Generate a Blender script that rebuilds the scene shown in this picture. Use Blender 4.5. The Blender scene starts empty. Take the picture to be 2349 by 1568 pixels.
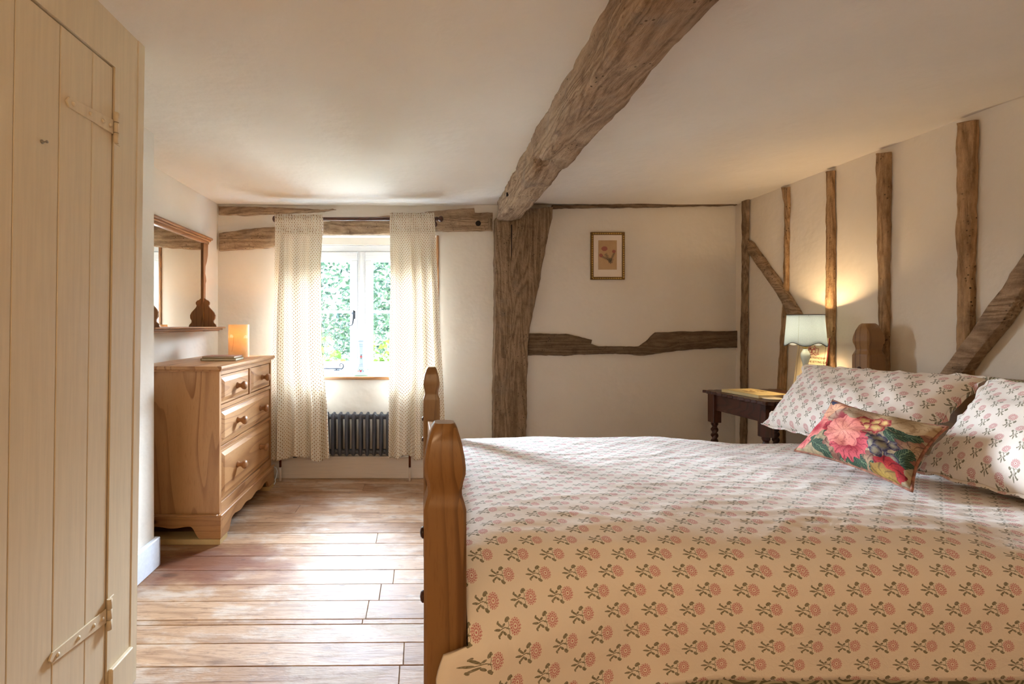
import bpy, bmesh, math, random
from mathutils import Vector, Matrix, noise
random.seed(11)
C = bpy.context.scene.collection
PI = math.pi
# ------------------------------------------------------------------ measures (metres)
F, CX, CY, H = 1080.0, 965.0, 745.0, 1.12      # focal length and vanishing point in photo pixels, eye height
W, XL, XR, ZC = 3.456, -1.488, 2.31, 2.0       # back wall, left wall, right wall, ceiling
YR = -1.3                                       # wall behind the viewer
def P(px, py, Y): return Vector(((px-CX)/F*Y, Y, H-(py-CY)/F*Y))
def PX(px, py, X):
    Y = X*F/(px-CX); return Vector((X, Y, H-(py-CY)/F*Y))
def srgb(r, g, b):
    f = lambda c: (c/255/12.92 if c/255 <= 0.04045 else ((c/255+0.055)/1.055)**2.4)
    return (f(r), f(g), f(b), 1)

# ------------------------------------------------------------------ node maths
class V:
    def __init__(s, g, k): s.g, s.k = g, k
    def __add__(s, o): return s.g.m('ADD', s, o)
    __radd__ = __add__
    def __sub__(s, o): return s.g.m('SUBTRACT', s, o)
    def __rsub__(s, o): return s.g.m('SUBTRACT', o, s)
    def __mul__(s, o): return s.g.m('MULTIPLY', s, o)
    __rmul__ = __mul__
    def __truediv__(s, o): return s.g.m('DIVIDE', s, o)
    def __lt__(s, o): return s.g.m('LESS_THAN', s, o)
    def __gt__(s, o): return s.g.m('GREATER_THAN', s, o)
class Gr:
    def __init__(s, nt): s.nt = nt
    def new(s, t, **kw):
        n = s.nt.nodes.new(t)
        for k, v in kw.items(): setattr(n, k, v)
        return n
    def put(s, sock, v):
        if isinstance(v, V): v = v.k
        if isinstance(v, bpy.types.NodeSocket): s.nt.links.new(v, sock)
        else: sock.default_value = v
    def m(s, op, *a, clamp=False):
        n = s.new('ShaderNodeMath', operation=op, use_clamp=clamp)
        for i, x in enumerate(a): s.put(n.inputs[i], x)
        return V(s, n.outputs[0])
    def sin(s, a): return s.m('SINE', a)
    def cos(s, a): return s.m('COSINE', a)
    def floor(s, a): return s.m('FLOOR', a)
    def fract(s, a): return s.m('FRACT', a)
    def abs(s, a): return s.m('ABSOLUTE', a)
    def max(s, a, b): return s.m('MAXIMUM', a, b)
    def min(s, a, b): return s.m('MINIMUM', a, b)
    def sqrt(s, a): return s.m('SQRT', a)
    def atan2(s, a, b): return s.m('ARCTAN2', a, b)
    def step(s, x, a, b):                       # smooth step from a to b
        n = s.new('ShaderNodeMapRange', interpolation_type='SMOOTHSTEP')
        s.put(n.inputs[0], x); n.inputs[1].default_value = a; n.inputs[2].default_value = b
        return V(s, n.outputs[0])
    def hyp(s, a, b): return s.sqrt(a*a+b*b)
    def mix(s, f, a, b, mode='MIX'):
        n = s.new('ShaderNodeMix', data_type='RGBA', blend_type=mode, clamp_factor=True)
        s.put(n.inputs[0], f); s.put(n.inputs[6], a); s.put(n.inputs[7], b)
        return n.outputs[2]
    def coords(s, kind='Object'): return s.new('ShaderNodeTexCoord').outputs[kind]
    def uv(s):
        n = s.new('ShaderNodeSeparateXYZ'); s.put(n.inputs[0], s.coords('UV'))
        return V(s, n.outputs[0]), V(s, n.outputs[1])
    def xyz(s, kind='Object'):
        n = s.new('ShaderNodeSeparateXYZ'); s.put(n.inputs[0], s.coords(kind))
        return [V(s, o) for o in n.outputs]
    def vec(s, x, y, z):
        n = s.new('ShaderNodeCombineXYZ')
        for i, v in enumerate((x, y, z)): s.put(n.inputs[i], v)
        return n.outputs[0]
    def noise(s, vec, scale, detail=3, rough=0.55, dist=0.0):
        n = s.new('ShaderNodeTexNoise'); s.put(n.inputs['Vector'], vec)
        n.inputs['Scale'].default_value = scale; n.inputs['Detail'].default_value = detail
        n.inputs['Roughness'].default_value = rough; n.inputs['Distortion'].default_value = dist
        return V(s, n.outputs[0])
    def voronoi(s, vec, scale, rnd=1.0):
        n = s.new('ShaderNodeTexVoronoi'); s.put(n.inputs['Vector'], vec)
        n.inputs['Scale'].default_value = scale; n.inputs['Randomness'].default_value = rnd
        return V(s, n.outputs['Distance']), n.outputs['Color']
    def scaled(s, vec, sx, sy, sz, add=None):
        n = s.new('ShaderNodeVectorMath', operation='MULTIPLY'); s.put(n.inputs[0], vec); n.inputs[1].default_value = (sx, sy, sz)
        if add is None: return n.outputs[0]
        a = s.new('ShaderNodeVectorMath', operation='ADD'); s.put(a.inputs[0], n.outputs[0]); s.put(a.inputs[1], add)
        return a.outputs[0]
    def ramp(s, f, stops):
        n = s.new('ShaderNodeValToRGB'); s.put(n.inputs[0], f)
        e = n.color_ramp.elements
        while len(e) < len(stops): e.new(0.5)
        for el, (p, c) in zip(e, stops): el.position, el.color = p, c
        return n.outputs[0]
    def bump(s, h, strength=0.3, dist=0.01, normal=None):
        n = s.new('ShaderNodeBump'); s.put(n.inputs['Height'], h)
        n.inputs['Strength'].default_value = strength; n.inputs['Distance'].default_value = dist
        if normal: s.put(n.inputs['Normal'], normal)
        return n.outputs[0]
def mat(name):
    m = bpy.data.materials.new(name); m.use_nodes = True
    g = Gr(m.node_tree); b = m.node_tree.nodes['Principled BSDF']; g.b = b; g.m_ = m
    g.out = m.node_tree.nodes['Material Output']
    return m, g, b
def plain(name, col, rough=0.6, metal=0.0, spec=0.5, var=0.06, scale=8, bump=0.0, bscale=60):
    m, g, b = mat(name)
    co = g.coords()
    n = g.noise(co, scale, 4)
    dark = tuple(c*(1-var*2) for c in col[:3])+(1,)
    lite = tuple(min(1, c*(1+var)) for c in col[:3])+(1,)
    g.put(b.inputs['Base Color'], g.mix(g.step(n, 0.3, 0.7), dark, lite))
    b.inputs['Roughness'].default_value = rough; b.inputs['Metallic'].default_value = metal
    b.inputs['Specular IOR Level'].default_value = spec
    if bump: g.put(b.inputs['Normal'], g.bump(g.noise(co, bscale, 4), bump, 0.004))
    return m
_wood = {}
WOODS = {   # dark grain, mid, light, roughness, ring frequency
    'pine':     (srgb(138, 88, 50), srgb(182, 132, 84), srgb(196, 150, 104), 0.42, 13),
    'bedpine':  (srgb(100, 66, 36), srgb(132, 94, 55), srgb(146, 108, 66), 0.30, 12),
    'mahogany': (srgb(34, 16, 11), srgb(62, 32, 22), srgb(84, 46, 30), 0.28, 24),
    'walnut':   (srgb(104, 66, 38), srgb(148, 102, 62), srgb(168, 120, 78), 0.38, 20),
}
def wood(kind, axis):
    if (kind, axis) in _wood: return _wood[kind, axis]
    dk, md, lt, ro, fq = WOODS[kind]
    m, g, b = mat(f'{kind}_{axis}')
    sc = [1.0, 1.0, 1.0]; sc['xyz'.index(axis)] = 0.11
    rnd = g.new('ShaderNodeNewGeometry').outputs['Random Per Island']
    off = g.scaled(g.vec(V(g, rnd)*7, V(g, rnd)*3, V(g, rnd)*5), 1, 1, 1)
    co = g.scaled(g.coords(), *sc, add=off)
    fig = g.noise(co, 4.5, 2, 0.45, 0.25)
    rings = g.fract(fig*fq)
    line = g.step(rings, 0.55, 0.95)-g.step(rings, 0.95, 1.0)
    fine = g.noise(co, 190, 2, 0.6)
    tone = g.noise(co, 3.0, 2)
    col = g.mix(g.step(tone, 0.3, 0.7), md, lt)
    col = g.mix(line*(0.42+0.45*g.step(g.noise(co, 9, 1), 0.4, 0.65)), col, dk)
    col = g.mix(g.step(fine, 0.5, 0.8)*0.35, col, dk)
    sk = [5.0, 5.0, 5.0]; sk['xyz'.index(axis)] = 2.4
    d, rc = g.voronoi(g.scaled(g.coords(), *sk, add=off), 1.0)
    sep = g.new('ShaderNodeSeparateColor'); g.put(sep.inputs[0], rc)
    if kind in ('pine', 'bedpine'):
        on = V(g, sep.outputs[0]) > 0.5
        col = g.mix((1-g.step(d, 0.03, 0.085))*on*0.9, col, srgb(84, 48, 28))
    g.put(b.inputs['Base Color'], col)
    b.inputs['Roughness'].default_value = ro
    g.put(b.inputs['Normal'], g.bump(fine*0.4+line*0.5, 0.12, 0.002))
    _wood[kind, axis] = m
    return m
_oak = {}
def oak(axis, light=0.0, tint=(1, 1, 1)):
    key = (axis, light, tint)
    if key in _oak: return _oak[key]
    m, g, b = mat('oak_timber')
    sc = [1.0, 1.0, 1.0]; sc['xyz'.index(axis)] = 0.13
    co = g.scaled(g.coords(), *sc)
    fig = g.noise(co, 7, 3, 0.5, 0.5)
    rings = g.m('PINGPONG', fig*22, 1.0)
    fine = g.noise(co, 120, 3, 0.7)
    big = g.noise(g.coords(), 5.5, 3, 0.6)
    t = lambda r, q, s: tuple(min(1, c*k*(1+light)) for c, k in zip(srgb(r, q, s)[:3], tint))+(1,)
    speck = g.noise(g.scaled(g.coords(), *[k**.5 for k in sc]), 75, 3, 0.7)
    col = g.ramp(rings*0.30+fine*0.36+speck*0.42, [(0.22, t(88, 66, 47)), (0.46, t(128, 104, 79)), (0.72, t(156, 131, 104))])
    col = g.mix(g.step(big, 0.52, 0.72)*0.5, col, t(122, 108, 94))
    col = g.mix(g.step(g.noise(g.scaled(g.coords(), 1, 1, 1), 13, 3), 0.56, 0.75)*0.5, col, t(80, 59, 43))
    pit, _ = g.voronoi(g.scaled(g.coords(), 1, 1, 1), 55)
    hole = (1-g.step(pit, 0.10, 0.22))*g.step(g.noise(g.coords(), 7, 2), 0.5, 0.62)
    col = g.mix(hole*0.8, col, t(38, 25, 17))
    g.put(b.inputs['Base Color'], col)
    b.inputs['Roughness'].default_value = 0.78; b.inputs['Specular IOR Level'].default_value = 0.25
    g.put(b.inputs['Normal'], g.bump(rings*0.3+fine*0.8+big*1.2-hole*1.4+g.noise(g.coords(), 38, 3, 0.6)*1.2, 0.8, 0.011))
    _oak[key] = m
    return m

# ------------------------------------------------------------------ mesh helpers
def tag(o, label=None, cat=None, group=None, kind=None):
    if label: o['label'] = label
    if cat: o['category'] = cat
    if group: o['group'] = group
    if kind: o['kind'] = kind
    return o
def thing(name, loc, label=None, cat=None, group=None, kind=None):
    o = bpy.data.objects.new(name, None); C.objects.link(o); o.location = loc; o.empty_display_size = 0.1
    return tag(o, label, cat, group, kind)
def setparent(o, p):
    if p is None: return
    o.parent = p
    l, q = Vector((0, 0, 0)), p
    while q is not None:
        l = l+Vector(q.location) if q.type == 'EMPTY' else l
        q = q.parent
    if p.type == 'EMPTY': o.matrix_parent_inverse = Matrix.Translation(l).inverted()
class MB:
    def __init__(s): s.bm = bmesh.new(); s.uvl = None
    def verts(s, pts): return [s.bm.verts.new(p) for p in pts]
    def face(s, vs):
        try: return s.bm.faces.new(vs)
        except ValueError: return None
    def box(s, x0, x1, y0, y1, z0, z1, bev=0.0, M=None, seg=1):
        b = bmesh.new() if (bev or M) else s.bm
        x0, x1 = sorted((x0, x1)); y0, y1 = sorted((y0, y1)); z0, z1 = sorted((z0, z1))
        v = [b.verts.new(p) for p in ((x0,y0,z0),(x1,y0,z0),(x1,y1,z0),(x0,y1,z0),(x0,y0,z1),(x1,y0,z1),(x1,y1,z1),(x0,y1,z1))]
        for f in ((3,2,1,0),(4,5,6,7),(0,1,5,4),(1,2,6,5),(2,3,7,6),(3,0,4,7)): b.faces.new([v[i] for i in f])
        if b is not s.bm:
            if bev: bmesh.ops.bevel(b, geom=list(b.edges), offset=bev, segments=seg, profile=0.6, affect='EDGES')
            s.merge(b, M)
        return s
    def merge(s, b, M=None):
        mp = {}
        for v in b.verts: mp[v] = s.bm.verts.new(M @ v.co if M else v.co)
        for f in b.faces:
            nf = s.face([mp[v] for v in f.verts])
            if nf: nf.smooth = f.smooth
        b.free()
    def tube(s, pts, r, seg=8, cap=True):
        pts = [Vector(p) for p in pts]; rings = []
        rr = r if isinstance(r, (list, tuple)) else [r]*len(pts)
        up = None
        for i, p in enumerate(pts):
            t = (pts[min(i+1, len(pts)-1)]-pts[max(i-1, 0)]).normalized()
            if up is None: up = Vector((0, 0, 1)) if abs(t.z) < 0.9 else Vector((1, 0, 0))
            a = t.cross(up)
            if a.length < 1e-5: a = t.orthogonal()
            a.normalize(); up = a.cross(t).normalized()
            rings.append([s.bm.verts.new(p+(a*math.cos(2*PI*k/seg)+up*math.sin(2*PI*k/seg))*rr[i]) for k in range(seg)])
        for A, B in zip(rings, rings[1:]):
            for k in range(seg):
                f = s.face((A[k], A[(k+1) % seg], B[(k+1) % seg], B[k]))
                if f: f.smooth = True
        if cap: s.face(rings[0][::-1]); s.face(rings[-1])
        return s
    def lathe(s, prof, M=None, seg=24, sq=None, cap=True, wave=None):   # prof: (radius, height) going up; sq = superellipse power
        M = M or Matrix(); rings = []
        for r, z in prof:
            ring = []
            for k in range(seg):
                a = 2*PI*k/seg; c, n = math.cos(a), math.sin(a); q = 1.0
                if sq: q = 1/((abs(c)**sq+abs(n)**sq)**(1/sq))
                ring.append(s.bm.verts.new(M @ Vector((r*q*c, r*q*n, z+(wave(a, z) if wave else 0)))))
            rings.append(ring)
        for A, B in zip(rings, rings[1:]):
            for k in range(seg):
                f = s.face((A[k], A[(k+1) % seg], B[(k+1) % seg], B[k]))
                if f: f.smooth = True
        if cap: s.face(rings[0][::-1]); s.face(rings[-1])
        return s
    def prism(s, pts, d, bev=0.0):        # outline of 3-D points in one plane, pushed along vector d
        b = bmesh.new(); d = Vector(d)
        A = [b.verts.new(p) for p in pts]; B = [b.verts.new(Vector(p)+d) for p in pts]
        n = len(pts); caps = [b.faces.new(A[::-1]), b.faces.new(B)]
        for k in range(n): b.faces.new((A[k], A[(k+1) % n], B[(k+1) % n], B[k]))
        bmesh.ops.recalc_face_normals(b, faces=b.faces)
        if bev:
            ed = [e for f in caps for e in f.edges]
            bmesh.ops.bevel(b, geom=list(set(ed)), offset=bev, segments=2, profile=0.6, affect='EDGES')
        s.merge(b); return s
    def grid(s, nu, nv, fn, uv=None, smooth=True):
        if uv and s.uvl is None: s.uvl = s.bm.loops.layers.uv.new('UVMap')
        vs = [[s.bm.verts.new(fn(i/nu, j/nv)) for j in range(nv+1)] for i in range(nu+1)]
        for i in range(nu):
            for j in range(nv):
                ij = ((i, j), (i+1, j), (i+1, j+1), (i, j+1))
                f = s.face([vs[a][b] for a, b in ij])
                if f:
                    f.smooth = smooth
                    if uv:
                        for l, (a, b) in zip(f.loops, ij): l[s.uvl].uv = uv(a/nu, b/nv)
        return vs
    def build(s, name, m=None, parent=None, smooth=None, weld=0.0, recalc=False):
        if weld: bmesh.ops.remove_doubles(s.bm, verts=s.bm.verts, dist=weld)
        if recalc: bmesh.ops.recalc_face_normals(s.bm, faces=s.bm.faces)
        me = bpy.data.meshes.new(name); s.bm.to_mesh(me); s.bm.free()
        if smooth is not None:
            for p in me.polygons: p.use_smooth = smooth
        o = bpy.data.objects.new(name, me); C.objects.link(o)
        if m: me.materials.append(m)
        setparent(o, parent)
        return o
def smooth_sharp(o, ang=40):
    for p in o.data.polygons: p.use_smooth = True
    bm = bmesh.new(); bm.from_mesh(o.data)
    for e in bm.edges:
        if len(e.link_faces) == 2 and e.calc_face_angle(0) > math.radians(ang): e.smooth = False
    bm.to_mesh(o.data); bm.free(); return o
def nz(x, y, z, s=1.0): return noise.noise(Vector((x*s, y*s, z*s)))
def structure(o, label=None, cat=None): return tag(o, label, cat, None, 'structure')

# ------------------------------------------------------------------ materials
def plaster(name, col, yellow=0.0):
    m, g, b = mat(name)
    co = g.coords(); n = g.noise(co, 2.2, 4); f = g.noise(co, 26, 4)
    dk = tuple(c*0.93 for c in col[:3])+(1,)
    g.put(b.inputs['Base Color'], g.mix(g.step(n, 0.35, 0.65)*0.6+g.step(f, 0.55, 0.75)*0.2, col, dk))
    b.inputs['Roughness'].default_value = 0.85; b.inputs['Specular IOR Level'].default_value = 0.2
    g.put(b.inputs['Normal'], g.bump(n*3.0+f*0.35+g.noise(co, 7, 3)*1.2, 0.35, 0.012))
    return m
M_wall = plaster('cream_plaster', srgb(232, 220, 203))
M_ceil = plaster('ceiling_plaster', srgb(236, 226, 212))
M_back = plaster('back_plaster', srgb(228, 219, 207))
def paint_wood(name, col, axis='z'):
    m, g, b = mat(name)
    sc = [1, 1, 1]; sc['xyz'.index(axis)] = 0.05
    co = g.scaled(g.coords(), *sc); n = g.noise(co, 90, 3)
    dk = tuple(c*0.88 for c in col[:3])+(1,)
    g.put(b.inputs['Base Color'], g.mix(g.step(n, 0.3, 0.75)*0.6, col, dk))
    b.inputs['Roughness'].default_value = 0.5
    g.put(b.inputs['Normal'], g.bump(n, 0.18, 0.002))
    return m
M_door = paint_wood('cream_door_paint', srgb(226, 206, 172))
M_white = paint_wood('white_gloss_paint', srgb(238, 241, 246), 'x')
M_skirt = paint_wood('skirting_paint', srgb(228, 214, 200), 'x')

def floor_mat():
    m, g, b = mat('worn_floorboards')
    rnd = V(g, g.new('ShaderNodeNewGeometry').outputs['Random Per Island'])
    off = g.vec(rnd*17, rnd*5, rnd*9)
    co = g.scaled(g.coords(), 0.12, 1.0, 1.0, add=off)
    fig = g.noise(co, 7, 3, 0.5, 0.5)
    line = g.step(g.m('PINGPONG', fig*14, 1.0), 0.45, 1.0)
    fine = g.noise(co, 150, 3, 0.65)
    tone = rnd*0.55+g.noise(g.coords(), 1.6, 3)*0.75
    col = g.ramp(tone, [(0.25, srgb(150, 110, 76)), (0.55, srgb(172, 132, 96)), (0.9, srgb(190, 152, 118))])
    col = g.mix(line*0.38, col, srgb(112, 70, 40))
    col = g.mix(g.step(fine, 0.48, 0.75)*0.5, col, srgb(104, 66, 40))
    grime = g.noise(g.scaled(g.coords(), 0.6, 1, 1), 24, 5, 0.7)
    col = g.mix(g.step(grime, 0.54, 0.7)*0.45, col, srgb(96, 62, 42))
    x, y, z = g.xyz()
    wear = g.step(g.noise(g.scaled(g.coords(), 0.45, 1, 1), 9, 5, 0.65), 0.46, 0.66)
    col = g.mix(wear*0.62, col, srgb(200, 182, 164))
    # old red-brown stain left in front of the chest
    d = g.hyp((x+0.98)/0.5, (y-2.2)/0.24)+(g.noise(g.scaled(g.coords(), 0.5, 1, 1), 9, 4)-0.5)*1.4
    col = g.mix((1-g.step(d, 0.35, 1.05))*0.85, col, srgb(112, 58, 34))
    d2 = g.hyp((x+0.72)/0.30, (y-2.95)/0.30)+(g.noise(g.scaled(g.coords(), 0.5, 1, 1), 11, 4)-0.5)*1.2
    col = g.mix((1-g.step(d2, 0.3, 1.0))*0.35, col, srgb(120, 70, 42))
    kd, kc = g.voronoi(g.scaled(g.coords(), 2.2, 5.5, 1, add=off), 1.0)
    sep = g.new('ShaderNodeSeparateColor'); g.put(sep.inputs[0], kc)
    col = g.mix((1-g.step(kd, 0.05, 0.12))*(V(g, sep.outputs[0]) > 0.72)*0.7, col, srgb(88, 58, 40))
    nd, _ = g.voronoi(g.scaled(g.coords(), 2.6, 14, 1), 1.0)
    col = g.mix((1-g.step(nd, 0.03, 0.05))*0.75, col, srgb(60, 44, 36))
    g.put(b.inputs['Base Color'], col)
    g.put(b.inputs['Roughness'], 0.48+wear*0.16+fine*0.12)
    b.inputs['Specular IOR Level'].default_value = 0.38
    g.put(b.inputs['Normal'], g.bump(fine*0.7+wear*0.5+g.noise(co, 20, 2)*0.8+line*0.3, 0.35, 0.005))
    return m
M_floor = floor_mat()
M_dark = plain('dark_void', srgb(30, 20, 14), 0.9)

def sprig(g, u, v):
    """block-printed sprig: returns (red mask, green mask) for fabric coordinates in metres, +u is up"""
    a, d = 76.6, 35.0
    u = u*1000; v = v*1000
    r = g.floor(v/d); par = g.fract(r*0.5)
    x = (g.fract(u/a+par)-0.5)*a; y = (g.fract(v/d)-0.5)*d
    x = x*1.13; y = y*1.13
    def ell(cx, cy, rx, ry, rot=0.0):
        c, s = math.cos(rot), math.sin(rot)
        p = (x-cx)*(c/rx)+(y-cy)*(s/rx); q = (x-cx)*(-s/ry)+(y-cy)*(c/ry)
        return p*p+q*q
    hx, hy = x-16.5, y+1.5
    R = g.hyp(hx, hy); T = g.atan2(hy, hx)
    edge = 12.4+0.7*g.cos(T*17)
    inside = R < edge
    ring = g.floor(R/3.6)
    slit = (g.sin(T*13+ring*2.1) > 0.70)*(R > 4.6)
    rim = (g.abs(g.fract(R/3.6)-0.5) > 0.41)*(R > 4.4)*(R < 11.4)
    eye = (R < 4.1)*(R > 2.0)
    red = inside*(1-g.max(g.max(slit, rim), eye))
    E = [ell(1, 11.5, 5.2, 3.0, 0.6), ell(4.2, 13.2, 2.8, 1.5, -0.5), ell(-1, -12.5, 5.8, 3.4, -0.5), ell(3.0, -13.8, 3.0, 1.6, 0.6),
         ell(-8, 6.2, 4.2, 2.2, 0.5), ell(-9, -5.4, 3.6, 2.0, -0.5), ell(-17, 6, 7.4, 1.9, -0.55), ell(-18, -6, 7.4, 1.9, 0.55),
         ell(-24, 0, 7, 1.6, 0.0), ell(-21, 9.6, 3.0, 1.8, 0.9), ell(-22, -9.6, 3.0, 1.8, -0.9)]
    mn = E[0]
    for e in E[1:]: mn = g.min(mn, e)
    leaf = mn < 1.0
    stem = (g.abs(y-1.6*g.sin(x*0.22)) < 0.75)*(x > -26)*(x < 5)
    c1 = (g.abs(g.hyp(x-(-3), y-6)-6.0) < 0.6)*(x > -3)*(x < 4)
    c2 = (g.abs(g.hyp(x-(-4), y+6)-6.4) < 0.6)*(x > -4)*(x < 3)
    green = g.max(g.max(leaf, stem), g.max(c1, c2))*(1-inside)
    return red, green
def sprig_mat(name, base, wrinkle=1.0):
    m, g, b = mat(name)
    u, v = g.uv()
    red, green = sprig(g, u, v)
    uvv = g.coords('UV')
    ink = 0.8+0.25*g.step(g.noise(uvv, 400, 2), 0.3, 0.7)
    col = g.mix(red*ink*0.86, base, srgb(190, 84, 92))
    col = g.mix(green*ink*0.9, col, srgb(104, 98, 66))
    g.put(b.inputs['Base Color'], col)
    b.inputs['Roughness'].default_value = 0.8; b.inputs['Specular IOR Level'].default_value = 0.25
    b.inputs['Sheen Weight'].default_value = 0.15
    n = g.noise(uvv, 9, 4, 0.6, 1.0); crease = 1-g.step(g.abs(n-0.5), 0.0, 0.035)
    n2 = g.noise(g.scaled(uvv, 1, 2.2, 1), 15, 3, 0.55, 1.6); crease2 = 1-g.step(g.abs(n2-0.52), 0.0, 0.03)
    weave = g.noise(uvv, 900, 1)
    patch = g.step(g.noise(uvv, 2.6, 2), 0.42, 0.62)
    g.put(b.inputs['Normal'], g.bump((crease*0.14+crease2*0.10)*patch*wrinkle+n*1.3*wrinkle+weave*0.05, 0.42, 0.007))
    return m
M_duvet = sprig_mat('sprig_cotton', srgb(240, 230, 219), 1.0)
M_pillow = sprig_mat('sprig_pillow_cotton', srgb(240, 231, 221), 0.6)

def curtain_mat():
    m, g, b = mat('block_print_curtain')
    u, v = g.uv()
    a, d = 0.026, 0.0125
    r = g.floor(v/d); par = g.fract(r*0.5)
    x = (g.fract(u/a+par)-0.5)*a*1000; y = (g.fract(v/d)-0.5)*d*1000
    drop = g.hyp(x/3.6, y/4.8)
    core = g.hyp(x/1.6, (y+1.0)/2.0)
    xs = (g.fract(u/a+par+0.5)-0.5)*a*1000
    dot = g.hyp(xs/1.7, y/1.9)
    col = g.mix((drop < 1)*0.9, srgb(248, 242, 230), srgb(186, 146, 98))
    col = g.mix((core < 1)*0.8, col, srgb(122, 86, 64))
    col = g.mix((dot < 1)*0.85, col, srgb(154, 110, 80))
    g.put(b.inputs['Base Color'], col); b.inputs['Roughness'].default_value = 0.9
    b.inputs['Specular IOR Level'].default_value = 0.1
    t = g.new('ShaderNodeBsdfTranslucent'); g.put(t.inputs[0], col)
    mx = g.new('ShaderNodeMixShader'); mx.inputs[0].default_value = 0.27
    g.nt.links.new(b.outputs[0], mx.inputs[1]); g.nt.links.new(t.outputs[0], mx.inputs[2])
    g.nt.links.new(mx.outputs[0], g.out.inputs[0])
    return m
M_curtain = curtain_mat()

def chintz_mat():
    """full-blown floral furnishing fabric; u 0..0.42 across, v 0..0.30 up (metres)"""
    m, g, b = mat('floral_chintz')
    u, v = g.uv(); uvv = g.coords('UV')
    n = g.noise(uvv, 45, 3)
    u = u+(n-0.5)*0.022; v = v+(g.noise(g.scaled(uvv, 1, 1, 1, add=(3, 1, 0)), 45, 3)-0.5)*0.022
    col = g.mix(g.step(n, 0.4, 0.6)*0.6, srgb(176, 156, 122), srgb(118, 104, 84))
    def blob(col, cx, cy, r, petals, inner, outer, line, tw=0.0, sq=1.0):
        dx = (u-cx)*sq; dy = v-cy
        R = g.hyp(dx, dy)*(0.86/r); T = g.atan2(dy, dx)
        e = 0.93+0.07*g.cos(T*petals+tw)
        ins = R < e
        pet = g.fract(T*(petals/(2*PI))+R*0.9+n*0.5)
        lay = g.fract(R*3.2+0.22*g.cos(T*petals*2+tw))
        c = g.mix(g.step(R, 0.15, 0.85), inner, outer)
        c = g.mix(g.max(g.step(g.abs(pet-0.5), 0.36, 0.48), 1-g.step(lay, 0.0, 0.18))*0.75, c, line)
        return g.mix(ins, col, c)
    def leaf(col, cx, cy, rx, ry, rot, c1, c2):
        c, s = math.cos(rot), math.sin(rot)
        p = (u-cx)*c+(v-cy)*s; q = (v-cy)*c-(u-cx)*s
        ins = (g.hyp(p*(1/rx), q*(1/ry))+g.abs(p)*(0.25/rx)) < 1.0
        vein = g.max((g.abs(q) < 0.0011), (g.fract((p-g.abs(q)*1.3)*95) < 0.16))
        return g.mix(ins, col, g.mix(vein*0.8, c1, c2))
    pk, pk2, rd, rd2 = srgb(222, 136, 124), srgb(194, 84, 88), srgb(136, 34, 44), srgb(86, 18, 32)
    gr, gr2, crm = srgb(46, 66, 52), srgb(120, 140, 104), srgb(226, 208, 168)
    L = [(0.37, 0.215, .045, .022, 0.5), (0.32, 0.235, .038, .02, -1.0), (0.345, 0.165, .045, .018, -0.7), (0.11, 0.035, .05, .02, -0.5),
         (0.05, 0.055, .04, .02, 0.9), (0.28, 0.045, .05, .022, -0.6), (0.115, 0.10, .028, .02, 1.2), (0.06, 0.275, .04, .016, 0.4), (0.40, 0.09, .04, .02, 1.2), (0.20, 0.02, .045, .016, -0.2)]
    for l in L: col = leaf(col, *l, gr, gr2)
    for (x, y, r_, k) in ((.40, .26, .05, 7), (.26, .285, .04, 6), (.16, .045, .045, 7), (.30, .02, .04, 6), (.41, .15, .045, 6), (.02, .20, .05, 7), (.09, .17, .04, 6), (.27, .15, .035, 6)):
        col = blob(col, x, y, r_, k, srgb(168, 138, 108), srgb(128, 84, 70), srgb(74, 50, 42), x*50)
    for l in ((.14, .26, .04, .018, .8), (.19, .20, .04, .018, -.9), (.33, .02, .045, .02, .4), (.23, .02, .05, .02, -.3), (.13, .02, .04, .018, -.6), (.30, .28, .035, .016, -.4), (.395, .115, .04, .02, 1.2), (.255, .03, .05, .022, -.5), (.10, .03, .05, .02, -.45), (.38, .19, .05, .022, .5), (.335, .215, .035, .02, -1.0)): col = leaf(col, *l, gr, gr2)
    col = blob(col, 0.075, 0.235, 0.060, 7, srgb(236, 186, 150), srgb(218, 158, 128), srgb(172, 96, 84))
    col = blob(col, 0.14, 0.20, 0.062, 9, srgb(150, 52, 58), srgb(192, 158, 136), srgb(120, 46, 50), 1.0)
    col = blob(col, 0.20, 0.255, 0.050, 8, srgb(176, 140, 112), srgb(168, 144, 116), srgb(126, 96, 66), 2.0, 0.7)
    col = blob(col, 0.335, 0.265, 0.055, 6, srgb(166, 138, 100), srgb(178, 150, 114), srgb(130, 100, 66), 0.3, 0.6)
    for (x, y, r) in ((.225, .21, .026), (.262, .222, .028), (.245, .18, .026), (.285, .188, .028), (.295, .225, .022), (.213, .178, .02)):
        col = blob(col, x, y, r, 5, srgb(214, 190, 120), rd, srgb(210, 110, 96), x*90)
    col = blob(col, 0.035, 0.125, 0.055, 8, srgb(170, 40, 56), pk, pk2, 0.6)
    col = blob(col, 0.018, 0.045, 0.032, 6, pk2, pk, rd, 0.2)
    col = blob(col, 0.095, 0.135, 0.024, 5, rd, srgb(190, 66, 74), rd2, 0.2)
    for (x, y, r) in ((.285, .125, .022), (.315, .135, .022), (.30, .10, .022), (.335, .112, .022), (.272, .098, .018), (.32, .078, .02), (.36, .13, .018), (.365, .075, .02)):
        col = blob(col, x, y, r, 5, srgb(150, 140, 110), srgb(54, 46, 66), srgb(120, 112, 120), x*70)
    col = blob(col, 0.215, 0.085, 0.070, 15, srgb(168, 50, 64), srgb(198, 84, 90), srgb(112, 22, 40), 0.4)
    col = blob(col, 0.175, 0.130, 0.072, 10, srgb(236, 160, 140), pk, srgb(180, 86, 84), 0.9)
    col = blob(col, 0.365, 0.035, 0.040, 6, srgb(196, 66, 62), srgb(160, 44, 50), rd2, 1.4)
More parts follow.
